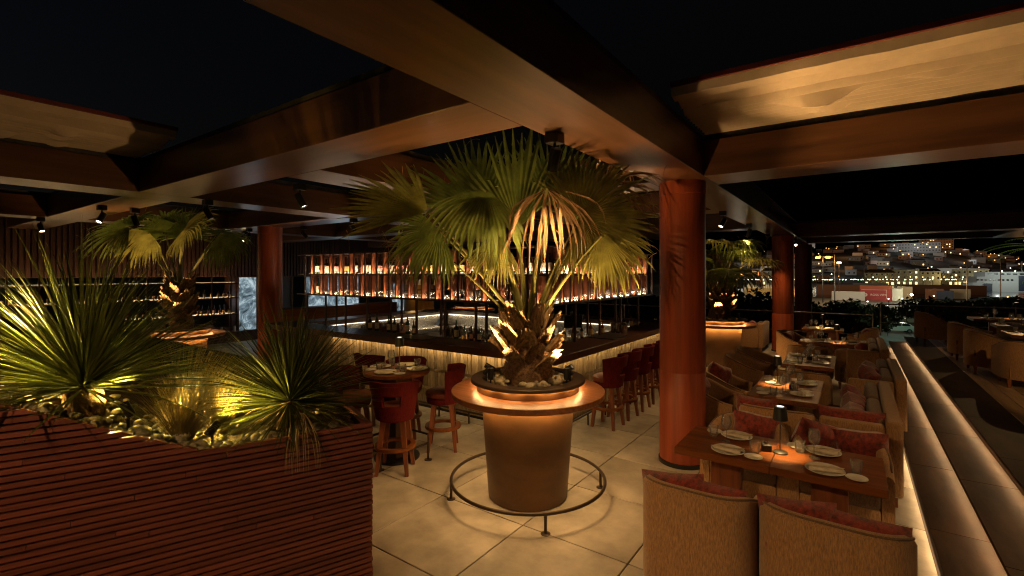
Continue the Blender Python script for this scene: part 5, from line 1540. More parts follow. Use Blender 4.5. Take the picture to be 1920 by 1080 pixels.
def yucca(label, u, v, zc, s, n, seed, group='spiky yucca plants', tiltx=0.0, low=-0.35, ndry=40):
    rn = random.Random(seed)
    x, y, z0 = wp(u, v)
    t = thing('yucca', label, 'yucca', (x, y, z0-0.02), 0, group)
    MB().lathe([(0,-0.02),(0.075*s,-0.02),(0.085*s,zc*0.4),(0.07*s,zc*0.9),(0.03*s,zc+0.04),(0,zc+0.06)], 18).build('trunk', M['fibre'], t)
    rest = MB(); NT = n*2
    for k in range(NT):
        f = (k+0.5)/NT
        el = math.asin(max(-1, min(1, low + (1-low)*f)))
        az = k*2.39996 + rn.uniform(-.15,.15)
        el += rn.uniform(-.12,.12)
        d = Vector((math.cos(az)*math.cos(el), math.sin(az)*math.cos(el), math.sin(el)))
        X = d; Zv = (Vector((0,0,1)) - d*d.z)
        if Zv.length < 0.05: Zv = Vector((1,0,0))
        Zv.normalize(); Yv = Zv.cross(X)
        Rm = Matrix((X, Yv, Zv)).transposed() @ Matrix.Rotation(rn.uniform(-.5,.5), 3, 'X')
        q = s*rn.uniform(0.80, 1.06)*(0.92+0.12*f)
        p = Vector((0,0,zc)) + d*0.03*s + Vector((0,0,0.03*f))
        w = rn.randrange(8)
        if k % 2 == 0:
            o = ob('leaf', YL[w], t); o.location = p
            o.rotation_mode = 'QUATERNION'; o.rotation_quaternion = Rm.to_quaternion(); o.scale = (q, q, q)
        else:
            rest.add(YLM[w].v, YLM[w].f, Matrix.Translation(p) @ Rm.to_4x4() @ Matrix.Scale(q, 4))
    o = rest.build('inner_leaves', M['yucca'], t, True, 60); o['kind'] = 'stuff'
    for k in range(ndry):
        az = rn.uniform(0, 2*PI); el = rn.uniform(-0.5, 0.1)
        o = ob('dry_leaf', rn.choice(YD), t)
        o.location = (0,0,zc*rn.uniform(0.7,1.0)); o.rotation_euler = (rn.uniform(-.4,.4), -el, az); o.scale = (s*rn.uniform(0.5,0.9),)*3
    return t
yucca('large spiky yucca filling the left of the slatted planter', 1.50, 0.30, 0.17, 1.18, 290, 1, low=0.0, ndry=0)
yucca('smaller spiky yucca on the right of the slatted planter with dry leaves hanging', 0.45, 0.36, 0.18, 1.02, 285, 2, low=-0.25, ndry=26)
x, y, z0 = wp(0.42, 0.14)
t = thing('dry_leaf_bundle', 'hanging dead yucca leaves drooping over the planter edge', 'leaves', (x, y, z0+0.13))
for k in range(16):
    mb = MB(); p = Vector((rn.uniform(-.05,.05), 0, 0)); q = -V*1.0 + U*rn.uniform(-0.6,0.6); d = (q + Vector((0,0,0.15))).normalized(); pts = [p]
    for j in range(10):
        d = (d + Vector((0,0,-0.22-0.02*j)) + U*rn.uniform(-.05,.05)).normalized(); p = p + d*0.042; pts.append(p)
    mb.tube(pts, [0.0045]*4 + [0.004,0.0035,0.003,0.0025,0.002,0.0015,0.001], 4)
    mb.build('dead_leaf', M['yuccadry'], t)
# feather grass
def grass(label, u, v, n, L, lean, seed):
    rn = random.Random(seed); x, y, z0 = wp(u, v)
    mb = MB()
    for k in range(n):
        az = rn.uniform(0, 2*PI); r_ = 0.06*math.sqrt(rn.random()); l_ = L*rn.uniform(0.6, 1.1)
        p = Vector((r_*math.cos(az), r_*math.sin(az), 0)); d = (Vector((math.cos(az)*0.35*rn.random()*2, math.sin(az)*0.35*rn.random()*2, 1)) + lean*0.4).normalized()
        w = Vector((-math.sin(az), math.cos(az), 0))*0.0030; rows_ = []
        for j in range(7):
            rows_.append((p - w*(1-j/7.0), p + w*(1-j/7.0)))
            d = (d + lean*0.10*j*0.5 + Vector((math.cos(az)*0.06, math.sin(az)*0.06, -0.05*j*0.5)) + Vector((rn.uniform(-.05,.05), rn.uniform(-.05,.05), 0))).normalized(); p = p + d*l_/6
        o = len(mb.v)
        for a_, b_ in rows_: mb.v += [tuple(a_), tuple(b_)]
        for j in range(6): mb.f.append((o+j*2, o+j*2+1, o+j*2+3, o+j*2+2)); mb.m.append(0)
    t = thing('feather_grass', label, 'grass', (x, y, z0-0.01), 0, 'feather grass tufts in the planter')
    b = mb.build('blades', M['grass'], t, False); b['kind'] = 'stuff'
grass('wispy golden grass tuft between the two yuccas', 1.05, 0.30, 520, 0.46, Vector((0.35,0.2,0)), 3)
grass('wispy golden grass clump behind the middle spotlight', 1.0, 0.70, 620, 0.62, Vector((0.5,0.3,0)), 5)
grass('wispy bright grass left of the smaller yucca', 0.86, 0.55, 420, 0.46, Vector((-0.1,0.2,0)), 6)
# moss mound
x, y, z0 = wp(0.22, 0.30)
t = thing('moss_mound', 'fuzzy moss covered mound at the right end of the planter', 'plant', (x, y, z0-0.03), 0.4)
mb = MB(); rr = random.Random(9)
mb.lathe([(0.17,0),(0.16,0.04),(0.12,0.075),(0.06,0.092),(0,0.096)], 24, Matrix.Diagonal((1.2,0.8,1,1)))
mb.build('mound', M['moss'], t)
mb = MB()
for k in range(2600):
    a = rr.uniform(0, 2*PI); f = math.sqrt(rr.random()); p = Vector((0.20*f*math.cos(a), 0.135*f*math.sin(a), 0.096*(1-f**2.6)))
    d = (Vector((p.x*3, p.y*4, 0.5)) + Vector((rr.uniform(-.4,.4), rr.uniform(-.4,.4), 0))).normalized()*rr.uniform(0.008, 0.018); w = Vector((rr.uniform(-1,1), rr.uniform(-1,1), 0)).normalized()*0.0016
    mb.add([p-w, p+w, p+d], [(0,1,2)])
o = mb.build('moss_fuzz', M['moss'], t, False); o['kind'] = 'stuff'
YEL = (1.0, 0.63, 0.12)
def pl_light(label, u, v, tu, tv, tz, watts, ang=110):
    x, y, z = wp(u, v); tx, ty, tz0 = wp(tu, tv)
    uplight(label, x, y, z+0.03, (tx, ty, tz0+tz), watts, ang, YEL, 0.85)
pl_light('black spike light in front of the large yucca', 1.30, 0.24, 1.55, 0.36, 0.45, 34)
pl_light('black spike light by the planter rim in front of the smaller yucca', 0.90, 0.24, 0.66, 0.40, 0.30, 50)
pl_light('black spike light behind the grass in the planter', 0.95, 0.85, 0.75, 0.45, 0.30, 45, 130)
pl_light('extra spike light added among the grass to brighten the planter middle', 1.12, 0.62, 0.95, 0.42, 0.15, 50, 140)  # wide lamp added to brighten the ground between the yuccas
pl_light('glowing spike light at the far left of the planter', 2.05, 0.35, 1.5, 0.35, 0.45, 80, 130)
pl_light('black spike light behind the large yucca', 1.5, 0.95, 1.5, 0.45, 0.35, 45, 130)
# ================================================================== THE HARBOUR TOWN BELOW
GZ = -7.0
def plain(name, mb, m): return struct(name, mb, m, False)
M['asphalt'] = mat('asphalt', (0.05,0.05,0.05), 0.8, var=0.3, scale=(0.3,0.3,0.3))
M['water'] = mat('harbour_water', (0.01,0.014,0.018), 0.12)
M['hill'] = mat('hillside', (0.05,0.042,0.03), 0.95, var=0.5, scale=(0.03,0.03,0.03))
g = MB().grid(lambda u, v: (-2500+5000*u, -1500+5000*v, GZ), 4, 4)
plain('ground', g, M['asphalt'])
tw = thing('terrace_wall', 'outer wall under the terrace edge dropping to the street', 'wall', (0, 17.4, GZ))
MB().box(-18, 14, 0, 0.3, 0.0, 6.9).build('wall', mat('render', (0.3,0.26,0.2), 0.9, var=0.1), tw, False)
wq = MB()
a, b, c, d = bearing(1250, 185), bearing(2600, 185), bearing(2600, 330), bearing(1250, 330)
wq.add([(p.x, p.y, GZ+0.02) for p in (a, b, c, d)], [(0,1,2,3)])
plain('water', wq, M['water'])
# hill behind the town
def hillz(px, d):
    f = max(0, min(1, (d-360)/440)); f = f*f*(3-2*f)
    x = px
    prof = 44*math.exp(-((x-1700)/230)**2) + 22*math.exp(-((x-1300)/260)**2) + 16
    return GZ + 0.05 + f*prof*0.86 + 2*noise.noise(Vector((px*0.01, d*0.012, 0)))*f
hg = MB(); hg.grid(lambda u, v: tuple(bearing(700+1700*u, 350+700*v, hillz(700+1700*u, 350+700*v) if v < 0.97 else GZ-3)), 80, 30)
struct('hill', hg, M['hill'], True)
rc = random.Random(12)
wallm = [mat('wall_pale', (0.50,0.44,0.34), 0.9), mat('wall_ochre', (0.46,0.34,0.20), 0.9), mat('wall_white', (0.60,0.58,0.54), 0.9), mat('wall_pink', (0.46,0.30,0.22), 0.9)]
roofm = mat('roof_tiles', (0.20,0.08,0.045), 0.9); winm = mat('dark_window', (0.015,0.016,0.018), 0.2)
winlit = emis('lit_window', (1.0,0.66,0.3), 1.6); shopm = emis('shop_light', (1.0,0.72,0.32), 1.3)
win_me = MB().box(-0.55, 0.55, -0.04, 0.0, 0.0, 1.5).mesh('window', winm, False)
winl_me = MB().box(-0.55, 0.55, -0.04, 0.0, 0.0, 1.5).mesh('window', winlit, False)
door_me = MB().box(-0.7, 0.7, -0.04, 0.0, 0.0, 2.2).mesh('door', shopm, False)
def facing(p): return math.atan2(p.y, p.x) - PI/2     # front (-y) turned back to the terrace
def house(name, label, p, w, d, h, wm, roof='flat', rz=None, wins=True, lit=0.12, group=None, cat='house', shop=False, nst=None):
    rz = facing(p) + rc.uniform(-.35, .35) if rz is None else rz
    t = thing(name, label, cat, p, rz, group)
    MB().box(-w/2, w/2, 0, d, -2.0, h).build('wall', wm, t, False)
    if roof == 'flat':
        MB().box(-w/2-0.15, w/2+0.15, -0.15, d+0.15, h+0.002, h+0.35).build('roof', wm, t, False)
    else:
        rh = w*0.14
        MB().add([(-w/2-0.4,-0.4,h+0.01),(w/2+0.4,-0.4,h+0.01),(w/2+0.4,d+0.4,h+0.01),(-w/2-0.4,d+0.4,h+0.01),(-w/2*0.7,d/2,h+rh),(w/2*0.7,d/2,h+rh)], [(0,1,5,4),(1,2,5),(2,3,4,5),(3,0,4),(0,3,2,1)]).build('roof', roofm, t, False)
    if wins:
        ns = nst or max(1, int(h/3.2)); nw = max(2, int(w/3.0))
        for s_ in range(ns):
            for k in range(nw):
                x = -w/2 + w*(k+0.5)/nw; z = s_*h/ns + h/ns*0.32
                if shop and s_ == 0:
                    if rc.random() < 0.6: ob('door', door_me, t, (x, -0.003, 0.1))
                    continue
                ob('window', winl_me if rc.random() < lit else win_me, t, (x, -0.003, z))
    return t
# promenade row across the water
x = 1250
k = 0
names = ['pale', 'ochre', 'cream', 'yellowish', 'grey']
while x < 1905:
    d = 372 + rc.uniform(-6, 10); w = rc.uniform(12, 22); wpx = w/d*898
    if rc.random() < 0.90:
        p = bearing(x+wpx/2, d, GZ)
        house('waterfront_house', 'three storey waterfront house with lit ground floor, %s from the left of the quay row' % ['first','second','third','fourth','fifth','sixth','seventh','eighth','ninth','tenth','eleventh','twelfth','thirteenth','fourteenth'][min(13,k)], p, w-0.6, 10, rc.uniform(8.5, 12.5), rc.choice(wallm[:3]), rc.choice(['flat','flat','tile']), facing(p), True, 0.10, 'waterfront houses behind the quay', 'house', True, 3)
        for j in range(2):
            q = bearing(x+wpx*(0.25+0.5*j), d-14, GZ+6.0)
            if (k+j) % 2 == 0:
                point('quay_light', q, rc.uniform(1000, 2200), rc.choice([(1.0,0.72,0.28),(1.0,0.8,0.35),(0.95,0.85,0.45)]), 0.3)
            t = thing('street_lamp', 'small lit lamp on the quay in front of the waterfront houses', 'lamp', (q.x, q.y, GZ), 0, 'small lamps along the quay')
            MB().cyl((0,0,0),(0,0,6.0),0.09,6).build('pole', M['iron'], t)
            MB().lathe([(0,5.95),(0.34,6.1),(0.36,6.35),(0,6.5)],8).build('lamp_head', emis('quay_bulb_%d' % k, rc.choice([(1.0,0.72,0.25),(0.85,1.0,0.7),(1,0.85,0.5)]), 3), t)
    x += wpx + rc.uniform(-1, 6); k += 1
# small quay lamps, brighter dots along the water edge
bulbs = [emis('bulb_warm', (1.0,0.50,0.12), 3.5), emis('bulb_white', (0.85,1.0,0.8), 5), emis('bulb_green', (0.6,1.0,0.55), 4)]
bulb_me = [MB().lathe([(0,-0.3),(0.26,-0.15),(0.3,0.05),(0,0.3)],8).mesh('lamp_head', m_) for m_ in bulbs]
pole_me = MB().cyl((0,0,-5),(0,0,-0.31),0.08,6).mesh('pole', M['iron'])
for k in range(210):
    px = rc.uniform(1330, 1915); d = rc.choice([rc.uniform(335, 362), rc.uniform(335, 362), rc.uniform(380, 760)])
    z = GZ+4.5 if d < 372 else hillz(px, d)+5.0
    p = bearing(px, d, z)
    far = d > 372
    t = thing('street_lamp', 'tiny bright lamp among the hillside houses' if far else 'tiny bright lamp along the far quay', 'lamp', p, 0, 'tiny lamps on the hillside' if far else 'tiny lamps on the quay')
    ob('lamp_head', bulb_me[0 if (far and rc.random() < 0.75) else rc.choice([0,1,1,2])], t).scale = (1.0 if not far else 1.5,)*3
    ob('pole', pole_me, t)
# hillside houses
nh = 0
for k in range(280):
    px = rc.uniform(1340, 1915); d = 395 + 390*rc.random()**0.8
    z = hillz(px, d)
    if z > 14 and rc.random() < 0.45: continue
    p = bearing(px, d, z)
    wi = rc.randint(0, 3); rf = rc.choice(['flat','flat','tile'])
    where = 'low on' if d < 480 else 'halfway up' if d < 600 else 'high on'
    side = 'at the left of the town' if px < 1600 else 'in the middle of the town' if px < 1760 else 'at the right of the town'
    house('hillside_house', 'small %s %s house %s the hill %s' % (['pale','ochre','white','pinkish'][wi], 'flat roofed' if rf == 'flat' else 'tile roofed', where, side), p, rc.uniform(6, 13), rc.uniform(6, 9), rc.uniform(3.2, 5.6), wallm[wi], rf, None, nh < 110, 0.2, 'small houses on the hillside')
    nh += 1
p = bearing(1715, 640, hillz(1715, 640))
house('long_white_building', 'long white lit building high on the hillside', p, 52, 12, 12, wallm[2], 'flat', facing(p), True, 0.15, None, 'building')
point('hill_light', bearing(1715, 615, hillz(1715, 640)+9), 4500, (0.85,0.95,1.0), 1.0)
p = bearing(1755, 730, hillz(1755, 730))
house('church', 'brownish lit church like building on the hill top', p, 40, 14, 14, wallm[3], 'tile', facing(p), True, 0.2, None, 'building')
point('hill_light', bearing(1750, 700, hillz(1755, 730)+8), 5000, (1.0,0.5,0.2), 1.0)
p = bearing(1782, 430, hillz(1782, 430)+4)
house('white_terrace_building', 'low brightly lit white building above the waterfront', p, 48, 9, 6, wallm[2], 'flat', facing(p), True, 0.5, None, 'building')
point('hill_light', bearing(1780, 415, hillz(1782, 430)+7), 2500, (1.0,0.95,0.85), 1.0)
for k in range(22):
    px = rc.uniform(1380, 1910); d = rc.uniform(400, 730)
    point('hill_street_light', bearing(px, d, hillz(px, d)+11), rc.uniform(1200, 4000), rc.choice([(1.0,0.45,0.14),(1.0,0.5,0.18),(1.0,0.4,0.12),(0.9,0.95,1.0)]), 0.5)
# tall light masts
sod = emis('sodium_lamp', (1.0,0.50,0.10), 7)
def mast(label, px, d, h, heads=2, watts=6000, group='tall orange light masts', on=True):
    p = bearing(px, d, GZ)
    t = thing('light_mast', label, 'light mast', p, facing(p), group)
    MB().cyl((0,0,0),(0,0,h),0.16,8,0.09).build('pole', M['iron'], t)
    if on:
        for k in range(heads):
            x_ = (k-(heads-1)/2)*1.35*2
            MB().box(min(0,x_), max(0.05,x_), -0.06, 0.06, h-0.05, h+0.08).build('arm', M['rail'], t, False)
            MB().rbox(x_-0.5, x_+0.5, -0.3, 0.3, h+0.081, h+0.3, 0.05, seg=1).build('lamp_head', M['rail'], t, False)
            MB().lathe([(0,h-0.55),(0.65,h-0.42),(0.75,h-0.06),(0,h-0.055)],10,TX(x_,-0.1,0)).build('bulb', sod, t)
        point('mast_light', (p.x, p.y, GZ+h-1.2), watts, (1.0,0.55,0.18), 0.6)
mast('tall mast with two bright orange lamps left of the town', 1543, 150, 14.3, 2, 3500)
mast('single orange lamp mast right of the double one', 1573, 165, 13.0, 1, 2500)
mast('orange lamp mast low behind the far palm', 1383, 175, 9.0, 2, 1500)
mast('thin unlit mast in front of the harbour', 1813, 150, 12.2, 1, 0, 'thin unlit masts', False)
mast('thin unlit mast in front of the white ship', 1876, 150, 14.0, 1, 0, 'thin unlit masts', False)
mast('thin dark mast standing behind the red container', 1620, 190, 19.0, 1, 0, 'thin unlit masts', False)
mast('thin dark mast between the two orange lamps', 1565, 150, 15.0, 1, 0, 'thin unlit masts', False)
# containers and sheds on the quay
def container(label, px, d, w, h, m_, lift=0.0, rz=None, corr=True):
    p = bearing(px, d, GZ+lift)
    t = thing('shipping_container', label, 'container', p, facing(p) if rz is None else rz, 'containers and sheds on the quay')
    mb = MB().box(-w/2, w/2, 0, 2.6, 0, h)
    mb.build('body', m_, t, False)
    if corr:
        q = MB()
        for k in range(int(w/0.5)): q.box(-w/2+0.1+k*0.5, -w/2+0.32+k*0.5, -0.035, -0.001, 0.15, h-0.15)
        q.build('corrugation', m_, t, False)
    for x_ in (-w/2, w/2-0.12): MB().box(x_, x_+0.12, -0.05, -0.002, 0, h).build('corner_post', m_, t, False)
    return t
redm = mat('container_red', (0.26,0.02,0.022), 0.6); whm = mat('container_white', (0.55,0.55,0.52), 0.6); blm = mat('container_blue', (0.03,0.05,0.12), 0.6); brm = mat('container_brown', (0.22,0.08,0.03), 0.6)
rcn = container('red container with a white round emblem and lettering', 1642, 160, 8.6, 3.9, redm, 0.0, None, False)
MB().box(-4.3, 4.3, 0, 2.6, 3.92, 5.0).build('upper_body', mat('container_rust', (0.26,0.06,0.025), 0.7), rcn, False)
pm = mat('container_print', (0.62,0.50,0.48), 0.6)
o = MB().lathe([(0,0.0),(0.62,0.0)], 24).build('emblem', pm, rcn, False); o.rotation_euler = (PI/2,0,0); o.location = (-2.85, -0.012, 1.9)
M['container_red'] = redm; M['container_print'] = pm
o = ob('emblem_mark', text_mesh('B', 0.85, 'container_red'), rcn); o.rotation_euler = (PI/2,0,0); o.location = (-2.85, -0.022, 1.9)
o = ob('lettering', text_mesh('ROSS VIPA', 0.95, 'container_print'), rcn); o.rotation_euler = (PI/2,0,0); o.location = (0.75, -0.012, 1.9)
MB().box(-3.9, 2.9, -0.012, -0.002, 3.55, 3.63).box(2.82, 2.9, -0.012, -0.002, 0.6, 3.55).build('frame_line', pm, rcn, False)
container('long white container left of the red one', 1590, 162, 9.2, 2.9, whm)
container('white square shed right of the red container', 1676, 158, 4.6, 4.1, whm)
container('pale container end beside the white shed', 1698, 165, 3.6, 4.5, wallm[0])
container('brown container at the middle of the quay', 1752, 170, 5.0, 3.6, brm)
container('dark blue container beside the brown one', 1772, 168, 4.5, 3.0, blm)
container('grey container right of the blue one', 1800, 172, 5.5, 3.4, wallm[0])
container('long pale shed roof behind the containers', 1632, 240, 14, 2.2, whm, 2.0)
container('rust coloured long shed behind the containers', 1590, 200, 22, 4.3, brm)
container('brown long shed behind the grey container', 1770, 205, 26, 4.0, brm)
for (px, d, w_, c_) in ((1600, 145, 2200, (0.9,1.0,0.9)), (1650, 140, 2600, (1.0,0.7,0.55)), (1690, 140, 2500, (0.95,1.0,0.75)), (1745, 150, 2200, (1.0,0.6,0.3)), (1800, 150, 1500, (1,0.8,0.5))):
    p = bearing(px, d, GZ+6.5); point('yard_light', p, w_*0.45, c_, 0.3)
p = bearing(1709, 150, GZ)
t = thing('yard_lamp', 'bright greenish white yard lamp right of the white shed', 'lamp', p)
MB().cyl((0,0,0),(0,0,2.2),0.08,6).build('pole', M['iron'], t); MB().lathe([(0,2.0),(0.33,2.2),(0.33,2.5),(0,2.7)],10).build('bulb', emis('yard_bulb', (1.0,1.0,0.65), 30), t)
point('yard_lamp_light', (p.x, p.y, GZ+3.2), 900, (1.0,1.0,0.6), 0.3)
# ferry
p = bearing(1895, 235, GZ)
shp = thing('ferry', 'white and dark blue ship moored at the right edge of the harbour', 'ship', p, facing(p)+0.06)
wm_ = mat('ship_white', (0.62,0.62,0.60), 0.45); nm_ = mat('ship_navy', (0.02,0.03,0.06), 0.4)
MB().prism([(-17,0),(-13.5,-1.4),(-4,-2),(30,-2),(30,8),(-4,8),(-13.5,7.4)], 0.0, 4.4).build('hull', wm_, shp, False)
MB().prism([(-15.5,3),(-12,-0.6),(-3,-1),(30,-1),(30,7),(-3,7),(-12,6.6)], 4.402, 7.4).build('upper_deck', wm_, shp, False)
MB().prism([(-13,3),(-9,0),(26,0),(26,6),(-9,6)], 7.402, 9.8).build('bridge', wm_, shp, False)
MB().box(2.5, 13.5, -2.14, -2.003, 0.4, 7.9).build('dark_side', nm_, shp, False)
MB().box(-9.5, -6.5, -2.3, -2.003, 0.2, 4.0).build('loading_door', nm_, shp, False)
for k in range(9): MB().box(-12+k*1.5, -11.2+k*1.5, -1.24 if k > 5 else -1.24, -1.003, 5.4, 6.2).build('window', winm, shp, False)
for k in range(12): MB().box(-8+k*2.2, -6.6+k*2.2, -0.12, -0.002, 8.3, 9.1).build('window', winm, shp, False)
MB().cyl((4,3,9.81),(4,3,15),0.12,8).build('mast', M['rail'], shp)
MB().rbox(10,13,1.5,4.5,9.81,12.6,0.3,seg=1).build('funnel', nm_, shp, False)
for (x_, z_) in ((-3, 10.2), (1.5, 10.2), (8, 10.2), (-1, 4.9), (14.2, 9.9)):
    MB().lathe([(0,-0.2),(0.3,0.0),(0,0.25)],8,TX(x_,-0.4,z_)).build('deck_lamp', bulbs[1], shp)
point('ship_light', bearing(1870, 222, GZ+7), 1700, (0.92,1.0,0.92), 0.5)
point('ship_light', bearing(1905, 224, GZ+10.5), 1300, (0.85,1.0,0.9), 0.5)
p = bearing(1918, 150, GZ)
t = thing('timber_frame', 'orange lit stepped hull at the lower right edge of the harbour', 'boat', p, facing(p))
for k in range(5): MB().box(-3.2+0.55*k, 4, -0.8+0.1*k, 1.2, 0.1+k*0.62, 0.5+k*0.62).build('plank_tier', mat('hull_orange_%d' % k, (0.40,0.18,0.07), 0.7), t, False)
point('boat_light', bearing(1912, 143, GZ+5), 700, (1.0,0.5,0.18), 0.3)
# boats glimpsed between column and palm
p = bearing(1430, 190, GZ)
t = thing('wooden_ship', 'broad pale wooden ship with a canopy between the far palm and the column', 'boat', p, facing(p))
MB().prism([(-7,0),(-5.5,-2),(8,-2),(8,3),(-5.5,3)], 0.3, 3.2).build('hull', mat('ship_ochre', (0.40,0.28,0.12), 0.6), t, False)
MB().add([(-6,-1.5,3.21),(-1,-1.5,3.21),(-1,2,3.21),(-6,2,3.21),(-4.6,0.2,6.2)], [(0,1,4),(1,2,4),(2,3,4),(3,0,4)]).build('canopy', wallm[2], t, False)
MB().box(1,6.5,-1.2,2,3.21,4.6).build('cabin', wallm[2], t, False)
point('ship_lamp', bearing(1425, 178, GZ+7), 1400, (1.0,0.8,0.4), 0.3)
for k in range(9):
    p = bearing(1345+k*13, 215+rc.uniform(-8,8), GZ)
    t = thing('small_boat', 'small white motor boat in the marina row behind the far palm', 'boat', p, facing(p)+rc.uniform(-.3,.3), 'small boats in the marina')
    MB().prism([(-3.4,0),(-2,-1),(3,-1),(3,1),(-2,1)], 0.1, 1.3).build('hull', wm_, t, False); MB().rbox(-1,2,-0.7,0.7,1.302,2.4,0.15,seg=1).build('cabin', wm_, t, False)
point('marina_light', bearing(1385, 195, GZ+7), 2500, (0.95,1.0,0.9), 0.3)
# street in front: trees, cars, lamps
M['tree'] = mat('night_tree', (0.03,0.04,0.012), 0.8, var=0.5, scale=(2,2,2), trans=0.2)
M['bark'] = mat('bark', (0.10,0.07,0.045), 0.9)
def tree(label, p, h, r_, seed, n=900, name='street_tree'):
    rt = random.Random(seed)
    t = thing(name, label, 'tree', p, rt.uniform(0,6), 'trees along the street below')
    MB().tube([(0,0,0),(0.1,0.05,h*0.3),(0.0,0.1,h*0.6)], [0.22,0.17,0.08], 8).build('trunk', M['bark'], t)
    lb = MB()
    for k in range(5):
        a = k*1.3; lb.tube([(0.05,0.05,h*0.3),(math.cos(a)*r_*0.4, math.sin(a)*r_*0.4, h*0.55),(math.cos(a)*r_*0.7, math.sin(a)*r_*0.7, h*0.72)], [0.09,0.06,0.03], 5)
    lb.build('limbs', M['bark'], t)
    cl = [(Vector((rt.gauss(0,0.45)*r_, rt.gauss(0,0.45)*r_, h*rt.uniform(0.45,0.88))), rt.uniform(0.25,0.5)*r_) for _ in range(16)]
    mb = MB()
    for k in range(n):
        c, s = rt.choice(cl); d = Vector((rt.gauss(0,1), rt.gauss(0,1), rt.gauss(0,0.8))).normalized()
        q = c + d*s*rt.uniform(0.6,1.0); u = Vector((rt.uniform(-1,1), rt.uniform(-1,1), rt.uniform(-1,1))).normalized(); w = u.cross(d).normalized()
        e = rt.uniform(0.16, 0.32)
        mb.add([q-u*e-w*e*0.5, q+u*e*0.2-w*e*0.7, q+u*e, q+w*e*0.7], [(0,1,2,3)])
    mb.build('crown', M['tree'], t, False)
k = 0
TR = [1352,1372,1400,1440,1525,1548,1575,1600,1630,1748,1775,1805,1840,1875,1905,1935,1000,1060,1120,1180,1225,900]
for (px, d, h, r_) in ((1352,40,9.5,3.2),(1372,48,9.2,3.0),(1400,38,8.6,3.0),(1440,44,8.4,3.2),(1525,46,6.9,2.6),(1548,52,7.2,2.8),(1575,48,6.8,2.6),(1600,56,6.6,2.8),(1630,60,6.2,2.4),(1748,62,6.4,2.8),(1775,58,6.6,3.0),(1805,64,6.4,3.0),(1840,60,6.2,3.0),(1875,66,6.4,3.0),(1905,60,6.6,3.0),(1935,62,6.6,3.0),(1000,46,9,3.4),(1060,52,9,3.2),(1120,44,9,3.4),(1180,50,9,3.2),(1225,46,9,3),(900,50,8.5,3)):
    h *= 0.86
    tree('%s dark leafy street tree from the left, ' % ['first','second','third','fourth','fifth','sixth','seventh','eighth','ninth','tenth'][sum(1 for q in TR[:k] if (q<1300)==(px<1300) and (q<1500)==(px<1500) and (q<1700)==(px<1700))] + ('between the pot and the second column' if px < 1500 and px > 1300 else 'in front of the containers' if px < 1700 and px > 1300 else 'in front of the ship and the quay' if px > 1700 else 'seen dimly through the bar'), bearing(px, d, GZ), h, r_, k+100, 1700); k += 1
def car(label, p, rz, m_):
    t = thing('parked_car', label, 'car', p, rz, 'cars parked below the terrace')
    def sec(pts, y0, y1): return MB().prism(pts, y0, y1, RX(PI/2))
    body = [(-2.0,0.35),(2.0,0.35),(2.02,0.75),(1.75,0.92),(0.95,1.0),(-1.9,1.02),(-2.03,0.8)]
    sec(body, -0.85, 0.85).build('body', m_, t, True, 30)
    cabin = [(1.0,1.005),(0.35,1.45),(-1.25,1.48),(-1.85,1.03)]
    sec(cabin, -0.72, 0.72).build('cabin', m_, t, True, 30)
    for y_ in (-0.722, 0.722):
        s_ = 0.012 if y_ > 0 else -0.012
        for pts in ([(0.78,1.06),(0.32,1.38),(-0.35,1.40),(-0.35,1.06)], [(-0.45,1.06),(-0.45,1.40),(-1.2,1.41),(-1.6,1.08)]):
            MB().prism(pts, min(-y_,-y_-s_), max(-y_,-y_-s_), RX(PI/2)).build('window', winm, t, False)
        for x_ in (-1.3, 1.3):
            wh = MB().lathe([(0,-0.1),(0.31,-0.1),(0.32,-0.05),(0.32,0.09),(0.2,0.1),(0,0.1)],18,TX(x_, y_*1.13, 0.32) @ RX(PI/2)).build('wheel', M['black'], t)
            MB().lathe([(0,0.105),(0.19,0.105)],14,TX(x_, y_*1.13, 0.32) @ RX(PI/2 if y_ < 0 else -PI/2)).build('rim', M['rail'], wh)
    for y_ in (-0.6, 0.6):
        MB().rbox(2.0,2.04,y_-0.16,y_+0.16,0.62,0.76,0.01,seg=1).build('headlight', whm, t)
carm = mat('car_white', (0.62,0.62,0.58), 0.3, coat=0.4)
p = bearing(1682, 74, GZ+0.05); car('white hatchback parked on the street below the glass railing', p, facing(p)+PI+0.25, carm)
p = bearing(1712, 86, GZ+0.05); car('pale car parked farther back behind the white hatchback', p, facing(p)+PI+0.3, mat('car_beige', (0.40,0.36,0.28), 0.35, coat=0.4))
p = bearing(1700, 98, GZ+0.05); car('dark car at the back of the parked row', p, facing(p)+0.3, mat('car_dark', (0.05,0.05,0.05), 0.35, coat=0.4))
for (px, d, h, w_, lab) in ((1664, 70, 4.6, 160, 'greenish street lamp left of the white hatchback'), (1612, 60, 2.9, 130, 'low greenish lamp post below the railing')):
    p = bearing(px, d, GZ)
    t = thing('street_lamp', lab, 'lamp', p, facing(p))
    MB().cyl((0,0,0),(0,0,h),0.06,8).build('pole', M['rail'], t)
    MB().box(-0.05,0.8,-0.05,0.05,h,h+0.08).build('arm', M['rail'], t, False)
    MB().box(0.2,0.8,-0.12,0.12,h-0.06,h-0.002).build('lamp_head', emis('green_lamp_%d' % px, (0.25,1.0,0.6), 6), t, False)
    q = bearing(px+6, d-0.6, GZ+h-0.4); point('street_lamp_light', q, w_, (0.5,1.0,0.72), 0.2)
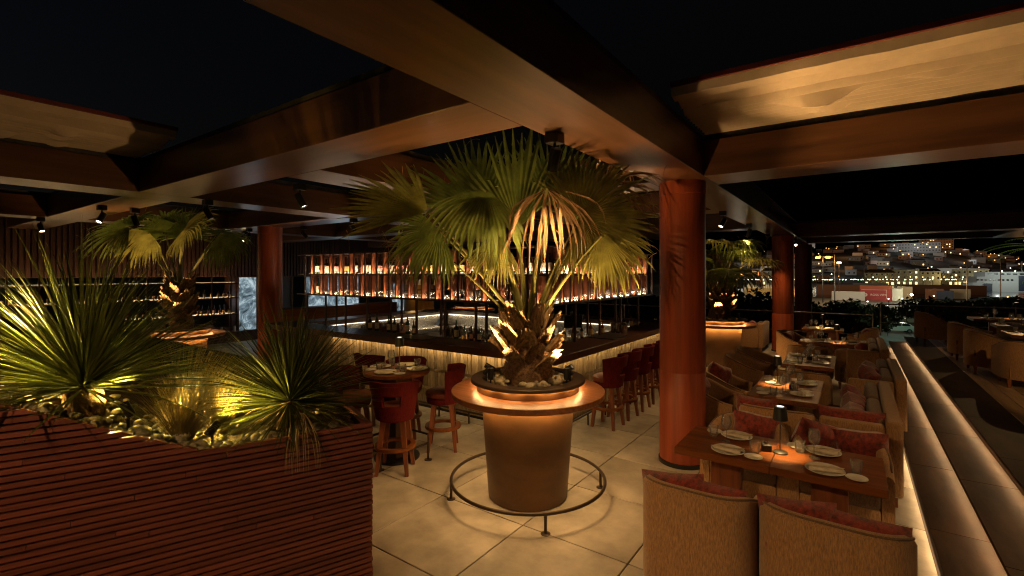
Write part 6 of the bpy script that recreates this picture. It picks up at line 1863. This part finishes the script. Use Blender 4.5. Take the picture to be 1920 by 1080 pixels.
for k in range(16):
    px = rc.uniform(1525, 1915); d = rc.uniform(52, 120); hh = rc.uniform(2.6, 4.4)
    p = bearing(px, d, GZ)
    t = thing('street_lamp', 'small low lamp among the dark street trees below the terrace', 'lamp', p, 0, 'low lamps among the street trees')
    MB().cyl((0,0,0),(0,0,hh),0.05,6).build('pole', M['iron'], t)
    MB().lathe([(0,hh-0.02),(0.14,hh+0.05),(0.14,hh+0.16),(0,hh+0.22)],8).build('lamp_head', bulbs[rc.choice([1,1,2,0])], t)
    if k % 2 == 0: point('low_lamp_light', (p.x, p.y, GZ+hh+0.6), 60, rc.choice([(0.8,1.0,0.75),(1.0,0.8,0.45)]), 0.1)
point('street_glow', bearing(1690, 72, GZ+6), 160, (0.9,0.95,0.7), 0.3)
# date palm fronds at the right edge beyond the deck
p = bearing(1985, 21, GZ)
t = thing('date_palm', 'feathery date palm reaching in at the right edge below the far beam', 'palm', p)
Hh = 7 + 3.0
MB().tube([(0,0,0),(0.1,0,Hh*0.5),(0,0,Hh)], [0.28,0.24,0.2], 12).build('trunk', M['fibre'], t)
rp_ = random.Random(2)
for k in range(26):
    az = k*2.4; el = rp_.uniform(0.1, 1.2); d = Vector((math.cos(az)*math.cos(el), math.sin(az)*math.cos(el), math.sin(el))); q = Vector((0,0,Hh)); pts = []
    mb = MB(); prevp = q
    for j in range(14):
        pts.append(q.copy()); d = (d + Vector((0,0,-0.10))).normalized(); q = q + d*0.2
    mb.tube(pts, [0.02*(1-j/15) for j in range(14)], 5)
    for j in range(2, 14):
        for f in (0, 0.33, 0.66):
            c = pts[j-1].lerp(pts[j], f); tg = (pts[j]-pts[j-1]).normalized(); s_ = tg.cross(Vector((0,0,1))).normalized()
            for sg_ in (-1, 1):
                e = c + s_*sg_*0.34*(1-abs(j-6)/12) + tg*0.18 + Vector((0,0,-0.06)); w = tg*0.012
                mb.add([c-w, c+w, e], [(0,1,2)])
    mb.build('frond', M['leaf'], t, False)
spot('palm_uplight', bearing(1930, 17.8, 0.3), bearing(1975, 21, 4.0), 550, 90, 0.6, (0.95,1.0,0.6), 0.05)
